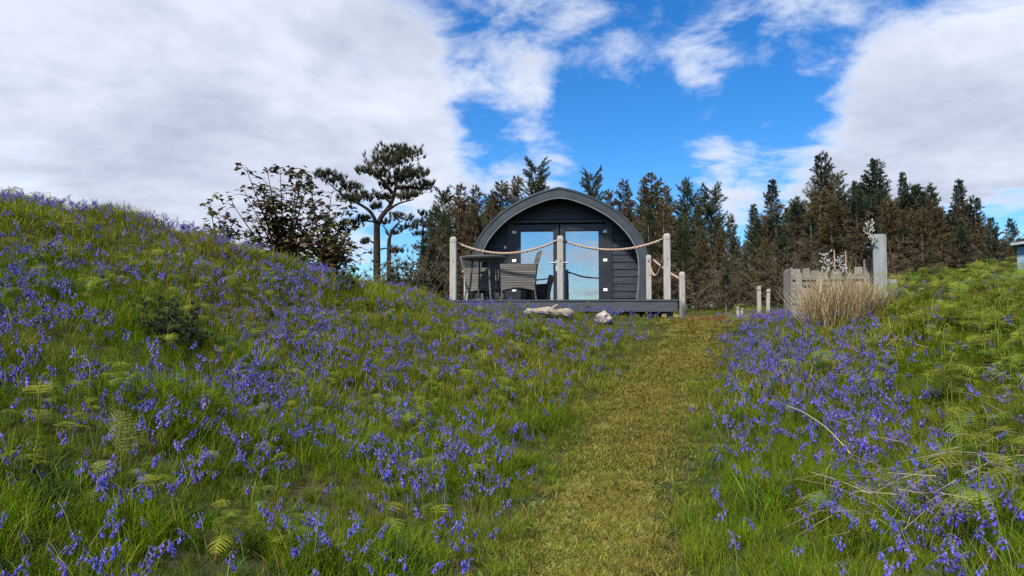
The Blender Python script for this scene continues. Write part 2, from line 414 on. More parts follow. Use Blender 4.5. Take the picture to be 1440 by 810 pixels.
def graded(lo, hi, step, far, k=1.35):
    a = list(np.arange(lo, hi + 1e-6, step)); s = step
    v = hi
    while v < far: s *= k; v += s; a.append(v)
    s = step; v = lo
    while v > -far: s *= k; v -= s; a.insert(0, v)
    return np.array(a)
gx = graded(-13, 14, .14, 2500); gy = graded(-4, 34, .16, 2500)
GX, GY = np.meshgrid(gx, gy); GZ = height(GX, GY)
me = bpy.data.meshes.new('ground'); nx, ny = len(gx), len(gy)
idx = np.arange(nx * ny).reshape(ny, nx)
quads = np.stack([idx[:-1, :-1], idx[:-1, 1:], idx[1:, 1:], idx[1:, :-1]], -1).reshape(-1, 4)
me.vertices.add(nx * ny); me.vertices.foreach_set('co', np.stack([GX, GY, GZ], -1).astype(np.float32).ravel())
me.loops.add(quads.size); me.loops.foreach_set('vertex_index', quads.astype(np.int32).ravel())
me.polygons.add(len(quads)); me.polygons.foreach_set('loop_start', np.arange(0, quads.size, 4, dtype=np.int32))
me.polygons.foreach_set('use_smooth', np.ones(len(quads), bool)); me.materials.append(M['ground']); me.update(calc_edges=True)
tag(link_mesh('ground', me), 'sloping meadow ground rising to a grassy mound and the cabin', 'ground', kind='structure')

# trodden path: a ribbon lying just above the ground
pw = MB(); nrm = unit(np.stack([-np.gradient(PATH[:, 1]), np.gradient(PATH[:, 0])], 1)); k = 9
hw = .38 + .05 * np.sin(np.arange(len(PATH)) * .35) + .03 * np.sin(np.arange(len(PATH)) * .9)
pv = np.array([[PATH[i] + nrm[i] * hw[i] * t for t in np.linspace(-1, 1, k)] for i in range(len(PATH))])
pz = height(pv[..., 0], pv[..., 1]) + .014
pz[:, 0] -= .03; pz[:, -1] -= .03
pw.add(np.concatenate([pv, pz[..., None]], -1).reshape(-1, 3), [(i * k + j, i * k + j + 1, (i + 1) * k + j + 1, (i + 1) * k + j) for i in range(len(PATH) - 1) for j in range(k - 1)])
tag(pw.build('path', M['path'], smooth=True), 'narrow trodden path of short yellowish turf leading up to the cabin', 'path', kind='structure')

def hz(x, y): return float(height(np.array([x]), np.array([y]))[0])

# ------------------------------------------------------------------ deck and cabin (local axes: u along the front, v away from the camera)
YAW = -R(5); O = np.array([.855, 13.16]); DECK = 2.02
cu, su = math.cos(YAW), math.sin(YAW)
def L(u, v, z=0.0): return Vector((O[0] + u * cu - v * su, O[1] + u * su + v * cu, z))
deck = tag(empty('deck', L(0, 0, DECK), YAW), 'dark slate-blue timber deck in front of the arched cabin', 'deck')
MB().box((-2.33, 0, -.215), (2.04, .035, -.004)).build('fascia_board', M['deck'], deck, bevel=.004)
MB().box((2.005, .037, -.215), (2.038, 3.98, -.006)).build('fascia_board', M['deck'], deck, bevel=.004)
MB().box((-2.33, .037, -.215), (-2.297, 3.98, -.006)).build('fascia_board', M['deck'], deck, bevel=.004)
pm = MB().box((-2.345, -.0, -.026), (2.055, .134, 0)).mesh('plank', M['deck'])
for i in range(29):
    o = link_mesh('plank', pm, deck, (0, -.015 + i * .140, .002 + .001 * (i % 3)))
for u in (-2.2, -1.0, .2, 1.3, 1.92):
    for v in (.12, 1.9, 3.6):
        MB().box((u - .05, v - .05, -.75), (u + .05, v + .05, -.03)).build('support_post', M['deck'], deck)

prof = [(0, 1.0), (.12, .980), (.24, .953), (.44, .890), (.65, .795), (.82, .675), (.935, .55), (.99, .42), (1.0, .28), (.99, .13), (.965, 0)]
HWD, HH = 1.98, 2.66
pr = spline([(a * HWD, b * HH) for a, b in prof[1:]], 40)
half = np.vstack([[0, HH], pr])                       # apex is a crisp point
def offset(h, d):
    t = np.gradient(h, axis=0); n = unit(np.stack([t[:, 1], -t[:, 0]], 1)); q = h + n * d
    q[0] = (0, h[0, 1] - abs(d) * 1.12 if d < 0 else h[0, 1] + d * 1.12)
    return q
# normal orientation: make sure negative is inwards
if offset(half, -.1)[20, 0] > half[20, 0]:
    _of = offset
    def offset(h, d):
        t = np.gradient(h, axis=0); n = -unit(np.stack([t[:, 1], -t[:, 0]], 1)); q = h + n * d
        q[0] = (0, h[0, 1] + d * 1.12); return q
def full(h): return np.vstack([h[::-1] * [-1, 1], h[1:]])
def arch(a, b, v0, v1):
    """shell between two half profiles from depth v0 to v1"""
    A, B = full(a), full(b); n = len(A); m = MB()
    v = [(p[0], v0, p[1]) for p in A] + [(p[0], v0, p[1]) for p in B] + [(p[0], v1, p[1]) for p in A] + [(p[0], v1, p[1]) for p in B]
    f = []
    for i in range(n - 1):
        f += [(i, i + 1, n + i + 1, n + i), (2 * n + i, 3 * n + i, 3 * n + i + 1, 2 * n + i + 1), (i, 2 * n + i, 2 * n + i + 1, i + 1), (n + i, n + i + 1, 3 * n + i + 1, 3 * n + i)]
    f += [(0, n, 3 * n, 2 * n), (n - 1, 3 * n - 1, 4 * n - 1, 2 * n - 1)]
    return m.add(v, f)
PC = -.11; VF, VW = 3.68, 4.20          # front edge of the roof, front wall
pod = tag(empty('glamping_cabin', L(PC, 0, DECK), YAW), 'dark grey arched wooden cabin with glazed double doors, behind the deck', 'cabin')
roof = arch(offset(half, .0), offset(half, -.085), VF + .03, 10.2).build('roof', M['roof'], pod)
arch(offset(half, -.088), offset(half, -.125), VF + .032, VW - .03).build('soffit', M['soffit'], roof, smooth=False)
arch(offset(half, .012), offset(half, -.175), VF - .012, VF + .028).build('arch_board', M['slate'], pod, bevel=.006)
arch(offset(half, .03), offset(half, -.012), VF - .03, VF + .2).build('arch_trim', M['slate'], pod, bevel=.004)
arch(offset(half, -.178), offset(half, -.205), VF - .004, VF + .12).build('arch_lip', M['soffit'], pod)
inner = offset(half, -.10)
def hwz(z): return float(np.interp(z, inner[::-1, 1], inner[::-1, 0]))
DT, DW = 1.90, 1.06                     # door frame: top, half width
zs = np.arange(0, HH - .12, .168)
for i, z0 in enumerate(zs):
    z1 = min(z0 + .163, HH - .16)
    if z1 - z0 < .05: continue
    pieces = [(-1, 1)] if z0 > DT + .0 else ([(-1, -2), (2, 1)])
    for a, b in pieces:
        if a == -1 and b == 1: q = [(-hwz(z0), z0), (hwz(z0), z0), (hwz(z1), z1), (-hwz(z1), z1)]
        elif a == -1: q = [(-hwz(z0), z0), (-DW - .175, z0), (-DW - .175, z1), (-hwz(z1), z1)]
        else: q = [(DW + .175, z0), (hwz(z0), z0), (hwz(z1), z1), (DW + .175, z1)]
        if q[1][0] - q[0][0] < .04 or q[2][0] - q[3][0] < .02: continue
        m = MB()     # bottom edge stands proud: each board laps over the one below
        m.hexa([(q[0][0], VW - .030, q[0][1]), (q[1][0], VW - .030, q[1][1]), (q[1][0], VW + .02, q[1][1]), (q[0][0], VW + .02, q[0][1]),
                (q[3][0], VW - .010, q[3][1]), (q[2][0], VW - .010, q[2][1]), (q[2][0], VW + .02, q[2][1]), (q[3][0], VW + .02, q[3][1])])
        m.build('plank', M['board'], pod)
for s in (-1, 1): MB().box((s * (DW + .09) - .08, VW - .045, 0), (s * (DW + .09) + .08, VW + .02, DT + .03)).build('door_trim', M['frame'], pod, bevel=.004)
MB().box((-DW - .17, VW - .052, DT + .032), (DW + .17, VW + .02, DT + .10)).build('door_trim', M['frame'], pod, bevel=.004)
back = [(p[0] * .985, p[1] * .985) for p in full(half)]
MB().prism(back, 1, 10.05, 10.15).build('back_wall', M['board'], pod)
MB().box((-1.88, VW + .05, -.45), (1.88, 10.0, -.01)).build('floor', M['board'], pod)
MB().prism([(p[0] * .95, p[1] * .95) for p in full(half)], 1, 9.9, 9.95).build('inner_wall', M['inside'], pod)
for s in (-1, 1): MB().box((s * 1.83 - .1, VF + .05, -.5), (s * 1.83 + .1, 10.0, -.02)).build('sill_beam', M['board'], pod)
for s in (-1, 1):
    a, b = (-DW, -.012) if s < 0 else (.012, DW)
    m = MB(); y0, y1 = VW - .035, VW + .03; so = .135; si = .115
    la, lb = (so, si) if s < 0 else (si, so)
    m.box((a, y0, .0), (a + la, y1, DT)); m.box((b - lb, y0, 0), (b, y1, DT))
    m.box((a + la, y0, DT - .15), (b - lb, y1, DT)); m.box((a + la, y0, 0), (b - lb, y1, .11))
    d = m.build('door', M['frame'], pod, bevel=.005)
    ga, gb = a + la, b - lb
    f = MB(); e = .018; yy0, yy1 = y0 + .012, y1 - .012
    for q in ((ga, .11, ga + e, DT - .15), (gb - e, .11, gb, DT - .15), (ga + e, .11, gb - e, .11 + e), (ga + e, DT - .15 - e, gb - e, DT - .15)): f.box((q[0], yy0, q[1]), (q[2], yy1, q[3]))
    f.build('glazing_bead', M['black'], d)
    MB().box((ga + e, y0 + .028, .11 + e), (gb - e, y0 + .034, DT - .15 - e)).build('glass_pane', M['glass'], d)
    hx = b - si * .5 if s < 0 else a + si * .5
    h = MB().box((hx - .02, y0 - .012, .80), (hx + .02, y0 - .001, 1.06)); h.tube([(hx, y0 - .01, 1.0), (hx, y0 - .05, 1.0), (hx + s * .03, y0 - .06, 1.0), (hx + s * .135, y0 - .06, .995)], .011, 8)
    h.build('handle', M['steel'], d, bevel=.002)
    ex = a if s < 0 else b
    for z in (.36, 1.05, 1.72): MB().box((ex - .048, y0 - .022, z - .033), (ex + .048, y0 - .002, z + .033)).build('hinge', M['white'], d, bevel=.008)
    MB().box((ex - .012, y0 - .014, .05), (ex + .012, y0 - .001, DT - .05)).build('hinge_strip', M['black'], d)
    # curtain gathered at the outer side of each door, inside the cabin
    cx0 = a + .10 if s < 0 else b - .36; t = np.linspace(0, 1, 40)
    cv = []; cf = []
    for j, z in enumerate((.06, 1.0, 1.85)):
        wdt = (.15, .20, .26)[j]
        for q in t:
            xx = (a + .1 + q * wdt) if s < 0 else (b - .1 - q * wdt)
            cv.append((xx, VW + .13 + .02 * math.sin(q * 34) + .006 * j, z))
    cf = [(j * 40 + i, j * 40 + i + 1, (j + 1) * 40 + i + 1, (j + 1) * 40 + i) for j in range(2) for i in range(39)]
    MB().add(cv, cf).build('curtain', M['curtain'], pod, smooth=True)
MB().box((-1.30, VW - .06, 1.33), (-1.25, VW - .046, 1.40)).build('wall_switch', M['white'], pod, bevel=.006)
# boot rack by the right wall
br = tag(empty('boot_rack', L(1.38, VW - .38, DECK + .004), YAW), 'low black metal boot rack on the deck beside the right wall', 'rack')
MB().box((-.36, -.03, 0), (.36, .0, .02)).build('rail', M['black'], br); MB().box((-.36, .17, 0), (.36, .2, .02)).build('rail', M['black'], br)
for i in range(4):
    x = -.30 + i * .2
    MB().tube([(x, -.015, .02), (x, -.015, .20), (x, .03, .215)], .014, 6).build('peg', M['black'], br)
    MB().tube([(x, -.015, .03), (x, .18, .03)], .010, 6).build('crossbar', M['black'], br)

# ---------------------------------------------------------------- rope posts
def post(name, u, v, h, w, label, z0=DECK, depth=0.0):
    r = tag(empty(name, L(u, v, z0 - depth), YAW), label, 'post', 'rope posts around the deck')
    H = h + depth; a = w / 2; c = .012
    oc = [(-a + c, -a), (a - c, -a), (a, -a + c), (a, a - c), (a - c, a), (-a + c, a), (-a, a - c), (-a, -a + c)]
    MB().prism(oc, 2, 0, H - .115).build('shaft', M['post'], r)
    cap = MB(); lv = [(.94, H - .113), (.94, H - .100), (1.0, H - .098), (1.0, H - .045), (.86, H - .018), (.5, H)]
    vs = [(x * s, y * s, z) for s, z in lv for x, y in oc]
    fs = [(i * 8 + k, i * 8 + (k + 1) % 8, (i + 1) * 8 + (k + 1) % 8, (i + 1) * 8 + k) for i in range(5) for k in range(8)] + [tuple(range(8))[::-1], tuple(range(40, 48))]
    cap.add(vs, fs).build('cap', M['post'], r)
    kn = MB().lathe([(.004, 0), (.010, .0), (.010, .004), (.004, .004)], 7).build('knot', M['bark'], r); kn.rotation_euler = (math.pi / 2, 0, 0); kn.location = (.012, -a + .0, H - .45)
    return r
PT = 1.165
post('rope_post', -1.925, .07, PT - .02, .118, 'tall pale timber post at the left front corner of the deck')
post('rope_post', 0.0, .07, PT - .02, .112, 'tall pale timber post at the middle of the deck front, before the doors')
post('rope_post', 1.872, .07, PT, .118, 'tallest pale timber post at the right front corner of the deck')
post('rope_post', -2.19, 3.45, PT - .07, .112, 'pale timber post half hidden behind the round table, by the cabin wall')
post('rope_post', 1.875, 3.45, PT - .07, .112, 'pale timber post standing against the right foot of the cabin arch')
LP = L(2.28, 1.15)
zl = hz(LP.x, LP.y) - .05
post('rope_post', 2.28, 1.15, .80 + (1.83 - zl) - .05, .105, 'short pale timber post in the grass off the right end of the deck', z0=zl)
ztop_low = zl + .80 + (1.83 - zl) - .05

def rope(a, b, sag, label, rad=.021):
    """three twisted strands hanging between two points, with black eye fittings at the ends"""
    a, b = np.array(a), np.array(b); n = max(24, int(np.linalg.norm(b - a) / .035)); t = np.linspace(0, 1, n)
    c = a[None] * (1 - t)[:, None] + b[None] * t[:, None]; c[:, 2] -= sag * 4 * t * (1 - t)
    tg = unit(np.gradient(c, axis=0)); u = unit(np.cross(tg, [0, 0, 1.0])); w = np.cross(tg, u)
    s = np.r_[0, np.cumsum(np.linalg.norm(np.diff(c, axis=0), axis=1))]
    root = tag(empty('rope', tuple(a)), label, 'rope', 'thick ropes slung between the deck posts')
    for k in range(3):
        ph = s * 2 * math.pi / .19 + k * 2 * math.pi / 3
        MB().tube(c - a + (u * np.cos(ph)[:, None] + w * np.sin(ph)[:, None]) * rad * .52, rad * .62, 6).build('strand', M['rope'], root, smooth=True)
    for e, q in ((a, tg[0]), (b, -tg[-1])):
        MB().tube([e - a - q * .035, e - a + q * .03], rad * 1.25, 8).build('end_fitting', M['black'], root)
    return root
def LL(u, v, z): return tuple(L(u, v, z))
rt = DECK + PT
rope(LL(-1.83, .07, DECK + 1.02), LL(-.09, .07, DECK + 1.045), .195, 'twisted rope sagging over the round table between left corner and middle posts')
rope(LL(.09, .07, DECK + 1.045), LL(1.78, .07, DECK + 1.055), .165, 'twisted rope sagging across the right door between middle and right corner posts')
rope(LL(1.872, .16, DECK + 1.00), LL(1.875, 3.36, DECK + .93), .42, 'twisted rope drooping from the right corner post back to the cabin')
rope(LL(-1.95, .16, DECK + .98), LL(-2.19, 3.36, DECK + .93), .34, 'twisted rope drooping along the left side of the deck')
rope(LL(1.97, 3.30, DECK + .98), LL(2.28, 1.24, ztop_low - .14), .03, 'straight taut rope running down to the short post off the deck')

# ---------------------------------------------------------------- table and chairs
def on_deck(px, Y):
    q = P(px, 420, Y); d = q[:2] - O; return d[0] * cu + d[1] * su, -d[0] * su + d[1] * cu
u, v = on_deck(681, 14.0)
tb = tag(empty('round_table', L(u, v, DECK + .004), YAW), 'round dark green-grey wicker table on four splayed legs, on the deck', 'table')
MB().lathe([(.02, .765), (.36, .765), (.405, .775), (.425, .80), (.425, .825), (.41, .838), (.395, .842), (.02, .842)], 40).build('tabletop', M['wicker_dark'], tb, smooth=True)
for a in range(4):
    A = a * math.pi / 2 + .5
    MB().tube([(.24 * math.cos(A), .24 * math.sin(A), .77), (.27 * math.cos(A), .27 * math.sin(A), .35), (.33 * math.cos(A), .33 * math.sin(A), 0)], [.018, .018, .016], 8).build('leg', M['wicker'], tb)
for a in range(2):
    A = a * math.pi / 2 + .5; MB().tube([(-.25 * math.cos(A), -.25 * math.sin(A), .52 + a * .03), (.25 * math.cos(A), .25 * math.sin(A), .52 + a * .03)], .012, 6).build('crossbar', M['wicker'], tb)

def chair(px, Y, rz, label):
    u, v = on_deck(px, Y)
    r = tag(empty('wicker_chair', L(u, v, DECK + .004), YAW + rz), label, 'chair', 'wicker chairs at the round table')
    # local: faces +x
    side = [(.33, .665), (.335, .62), (.31, .20)] + [(x, .17 + .055 * math.cos(x / .30 * math.pi / 2) ** .8) for x in np.linspace(.27, -.27, 9)] + [(-.30, .20), (-.325, .45), (-.345, .68)]
    for s in (-1, 1): MB().prism(side, 1, s * .285 - .022, s * .285 + .022).build('arm_panel', M['wicker'], r, bevel=.01)
    bk = [(-.285, .20), (-.30, .45), (-.335, .70), (-.40, .92), (-.425, .93), (-.435, .905), (-.375, .68), (-.345, .45), (-.325, .20)]
    MB().prism(bk, 1, -.262, .262).build('backrest', M['wicker'], r, bevel=.008)
    for s in (-1, 1):
        MB().prism([(-.34, .665), (-.40, .925), (-.44, .915), (-.375, .66)], 1, s * .285 - .022, s * .285 + .022).build('back_wing', M['wicker'], r, bevel=.008)
    MB().box((-.29, -.262, .36), (.30, .262, .43)).build('seat', M['wicker'], r, bevel=.012)
    MB().prism([(-.262, .20), (-.1, .25), (.1, .25), (.262, .20), (.262, .36), (-.262, .36)], 0, .27, .305).build('apron', M['wicker'], r)
    for sx in (-1, 1):
        for sy in (-1, 1): MB().tube([(sx * .295, sy * .285, .24), (sx * (.31 if sx > 0 else .335), sy * .285, 0)], [.019, .014], 8).build('leg', M['wicker'], r)
    return r
chair(727, 13.9, math.pi + .16, 'grey wicker armchair right of the round table, seen side on')
chair(683, 14.9, -.30, 'grey wicker armchair behind the round table, near the left deck post')

# ---------------------------------------------------------------- log, stone, stakes
def rough_log(name, p0, p1, r0, r1, mat, label, cat):
    p0, p1 = np.array(p0), np.array(p1); n = 14; t = np.linspace(0, 1, n); c = p0 + (p1 - p0) * t[:, None]
    c[:, 2] += .025 * np.sin(t * 5) ; c[:, 1] += .03 * np.sin(t * 4 + 1)
    rad = (r0 + (r1 - r0) * t) * (1 + .18 * np.sin(t * 17) + .1 * np.sin(t * 31)); rad[0] *= .5; rad[-1] *= .45
    m = MB().tube(c - p0, rad, 10); vv = m.v[0]; vv += rng.normal(size=vv.shape) * .006
    o = m.build(name, mat, smooth=False); o.location = p0; tag(o, label, cat)
    k = p0 * .45 + p1 * .55
    b = MB().tube([(k - p0) + [0, 0, .03], (k - p0) + [.05, -.05, .10], (k - p0) + [.10, -.06, .125]], [.035, .022, .012], 7).build('branch_stub', mat, o)
    return o
a = P(738, 436, 12.3); b = P(806, 430, 12.55)
a[2] = hz(a[0], a[1]) + .09; b[2] = hz(b[0], b[1]) + .13
rough_log('driftwood_log', a, b, .055, .07, M['log'], 'pale bleached driftwood log lying before the deck', 'log')
sp = P(849, 437, 12.5); sp[2] = hz(sp[0], sp[1]) + .02; m = MB().lathe([(.05, -.05), (.13, 0), (.14, .06), (.11, .12), (.05, .165), (.02, .17)], 9); m.v[0] += rng.normal(size=m.v[0].shape) * .014
o = m.build('stone', M['stone']); o.location = sp; tag(o, 'small pinkish pale stone beside the deck fascia', 'stone')

def stake(px, py_top, py_bot, Y, w, label, tilt=0):
    b = P(px, py_bot, Y); gz = hz(b[0], b[1]); t = P(px, py_top, Y); z0 = min(gz, b[2]) - .08
    H = t[2] - z0
    r = tag(empty('garden_stake', (b[0], b[1], z0), random.uniform(-.3, .3)), label, 'stake', 'short pale stakes right of the path')
    m = MB(); m.hexa([(-w / 2, -w / 2, 0), (w / 2, -w / 2, 0), (w / 2, w / 2, 0), (-w / 2, w / 2, 0), (-w / 2 + tilt, -w / 2, H), (w / 2 + tilt, -w / 2, H + .012), (w / 2 + tilt, w / 2, H + .02), (-w / 2 + tilt, w / 2, H - .004)])
    m.build('shaft', M['stake'], r, bevel=.006)
    MB().box((-w / 2 - .004 + tilt * .9, -w / 2 - .004, H * .90), (w / 2 + .004 + tilt * .9, w / 2 + .004, H * .915)).build('wire_wrap', M['black'], r)
stake(1067.5, 403, 440, 15.5, .078, 'taller left one of the two tall stakes right of the path')
stake(1079.5, 407, 440, 15.6, .075, 'slightly shorter right one of the two tall stakes, nearer the rush clump', .02)
stake(1037.5, 432, 448, 15.0, .055, 'left one of the two very short stakes beside the path end')
stake(1043.5, 434, 448, 15.1, .052, 'right one of the two very short stakes beside the path end')

# ---------------------------------------------------------------- planter of pallet wood
Yp = 12.4
pa = P(1115, 440, Yp); zb = hz(pa[0] + .8, pa[1]) - .1
pl_ = tag(empty('pallet_planter', (pa[0], pa[1], zb), -.2), 'weathered grey pallet-wood planter box behind the straw rush clump', 'planter')
Wd = (1232 - 1115) / F * Yp; top = P(1115, 376, Yp)[2] - zb
x = 0; i = 0
while x < Wd * .83:
    w = random.uniform(.11, .15); h = top + random.uniform(-.05, .02) - .06 * (i % 3 == 2)
    zb0 = 0 if i % 2 == 0 else top - .30
    MB().hexa([(x, .03, zb0), (x + w, .03, zb0), (x + w, .055, zb0), (x, .055, zb0), (x, .03, h), (x + w, .03, h + random.uniform(-.015, .015)), (x + w, .055, h), (x, .055, h)]).build('plank', M['pallet'], pl_)
    x += w + random.uniform(.02, .06); i += 1
for z, t in ((top - .21, .085), (top - .60, .09)): MB().box((-.0, -.0, z), (Wd * .80, .028, z + t)).build('rail', M['pallet'], pl_)
for xx in (.02, .34): MB().box((xx + .03, -.03, 0), (xx + .13, -.002, top - .09)).build('batten', M['pallet'], pl_)
for s, (xx, w, h) in enumerate([(Wd * .80, .10, top + .10), (Wd * .87, .11, top + .22), (Wd * .95, .05, top + .30)]): MB().box((xx, -.02, 0), (xx + w, .012, h)).build('corner_board', M['pallet'], pl_, bevel=.004)
for i in range(6): MB().box((-.01 + i * .0, .06 + i * .14, 0), (.018, .18 + i * .14, top - .03 * (i % 2))).build('side_plank', M['pallet'], pl_)
for i in range(6): MB().box((Wd + .0, .06 + i * .14, 0), (Wd + .02, .18 + i * .14, top - .03 * (i % 2))).build('side_plank', M['pallet'], pl_)
MB().box((.0, .90, 0), (Wd, .925, top - .30)).build('back_board', M['pallet'], pl_)
MB().box((.03, .07, .0), (Wd - .01, .89, top - .62)).build('soil', M['ground'], pl_)

tbq = P(1237, 400, 11.95); ztb = P(1237, 329, 11.95)[2]
t_ = tag(empty('upright_board', (tbq[0], tbq[1], zb), -.12), 'tall blue-grey upright board standing beside the pallet planter', 'board')
MB().box((-.095, 0, 0), (.095, .03, ztb - zb)).build('panel', M['blue_board'], t_, bevel=.004)
MB().box((-.125, -.02, 0), (-.098, .05, ztb - zb - .18)).build('edge_batten', M['bark'], t_)
MB().box((.097, -.004, 0), (.115, .034, ztb - zb - .01)).build('edge_strip', M['stake'], t_)
for px, pyt, k in ((1174, 352, 1), (1190, 353, 2)):
    q = P(px, 400, 12.9); z1 = P(px, pyt, 12.9)[2]
    c = MB().tube([(0, 0, 0), (0.01, 0, (z1 - zb) * .5), (0.0, 0, z1 - zb)], [.014, .013, .011], 7).build('garden_cane', M['straw'] if False else M['rope']); c.location = (q[0], q[1], zb)
    tag(c, ['', 'left', 'right'][k] + ' one of two thin brown canes standing in the planter', 'cane', 'canes in the planter')
def lichen_twig(px, py0, py1, Y, seed, label):
    r = np.random.default_rng(seed); a = P(px, py0, Y); b = P(px, py1, Y); m = MB(); H = b[2] - a[2]
    main = spline([(0, 0, 0), (.03, 0, H * .3), (-.03, .02, H * .6), (.01, 0, H)], 10); m.tube(main, np.linspace(.014, .008, 10), 6)
    for k in range(26):
        p = main[r.integers(2, 10)]; d = r.normal(size=3) * [1, 1, .6] + [0, 0, .3]; d /= np.linalg.norm(d); l = r.uniform(.03, .10)
        m.tube([p, p + d * l * .6, p + d * l + [0, 0, .015], p + d * l + [0, 0, .03]], [.006, .005, .013, .004], 5)
    o = m.build('lichen_branch', M['lichen'], smooth=True); o.location = a; tag(o, label, 'branch', 'white knobbly branches round the planter')
lichen_twig(1226, 344, 316, 11.9, 1, 'white knobbly branch on top of the tall upright board edge')
lichen_twig(1163, 384, 356, 12.2, 2, 'white knobbly branch sticking up at the left end of the planter')
lichen_twig(1184, 384, 366, 12.2, 3, 'low white knobbly branch in the middle of the planter')
# dark pot hanging by the board
q = P(1221, 352, 11.95)
o = MB().lathe([(.02, -.07), (.05, -.065), (.066, .03), (.07, .055), (.06, .057), (.056, .03), (.02, -.04)], 14).build('pot', M['black'], smooth=True); o.location = q
tag(o, 'small black pot hung beside the tall upright board', 'pot'); MB().tube([(-.066, 0, .05), (-.055, 0, .11), (0, 0, .14), (.055, 0, .11), (.066, 0, .05)], .005, 6).build('handle', M['black'], o)
# small grey post end seen above the ferns
q = P(1255, 404, 11.6); zq = hz(q[0], q[1])
o = MB().box((-.05, -.05, -.1), (.05, .05, P(1255, 393, 11.6)[2] - zq)).build('marker_post', M['blue_board'], bevel=.008); o.location = (q[0], q[1], zq); tag(o, 'small grey post end among ferns right of the planter', 'post')

# ---------------------------------------------------------------- shed at the right edge
Ys = 21.0; q = P(1431, 366, Ys); gz = hz(q[0], Ys)
sh = tag(empty('shed', (q[0], Ys, gz - .1), -.66), 'blue-walled shed with grey roof at the right edge behind the trees', 'shed')
zt = P(1431, 347, Ys)[2] - gz + .1; zw0 = P(1431, 366, Ys)[2] - gz + .1
MB().box((0, 0, 0), (3.2, 2.4, zt)).build('wall', M['shed_wall'], sh)
for i in range(9): MB().box((-.01, -.022, i * zt / 9.5), (3.2, -.003, (i + .96) * zt / 9.5)).build('plank', M['shed_wall'], sh)
MB().hexa([(-.14, -.3, zt + .02), (3.4, -.3, zt + .36), (3.4, 2.6, zt + .36), (-.14, 2.6, zt + .02), (-.14, -.3, zt + .09), (3.4, -.3, zt + .43), (3.4, 2.6, zt + .43), (-.14, 2.6, zt + .09)]).build('roof', M['shed_roof'], sh)
# ------------------------------------------------------------------ trees
def pieces_along(p0, d, ln, bend, n):
    """points of one bending branch"""
    t = np.linspace(0, 1, n)[:, None]
    return p0 + d * ln * t + np.array([0, 0, 1.0]) * bend * ln * t * t

def spikes(base, axis, n_each, ln, wid, spread, col, colvar=.25, up=0.0):
    """loose thin triangles fanning out round an axis from base points: needles and fine twigs"""
    N = len(base); b = np.repeat(base, n_each, 0); a = np.repeat(axis, n_each, 0)
    d = unit(a + rdir(N * n_each) * spread + np.array([0, 0, up]))
    l = ln * rng.uniform(.6, 1.3, (N * n_each, 1)); s = unit(np.cross(d, rdir(N * n_each))) * wid * .5
    T = np.stack([b - s, b + s, b + d * l], 1)
    c = np.repeat(np.asarray(col, float).reshape(-1, 3) if np.ndim(col) > 1 else np.tile(col, (N, 1)), n_each, 0) * rng.uniform(1 - colvar, 1 + colvar, (N * n_each, 1))
    return T, c

def ribbon(p, q, w):
    """thin quads (as two triangles) from p to q, width w at p narrowing to q"""
    s = unit(np.cross(q - p, rdir(len(p)))) * np.reshape(w, (-1, 1)) * .5
    return np.concatenate([np.stack([p - s, p + s, q + s * .4], 1), np.stack([p - s, q + s * .4, q - s * .4], 1)])

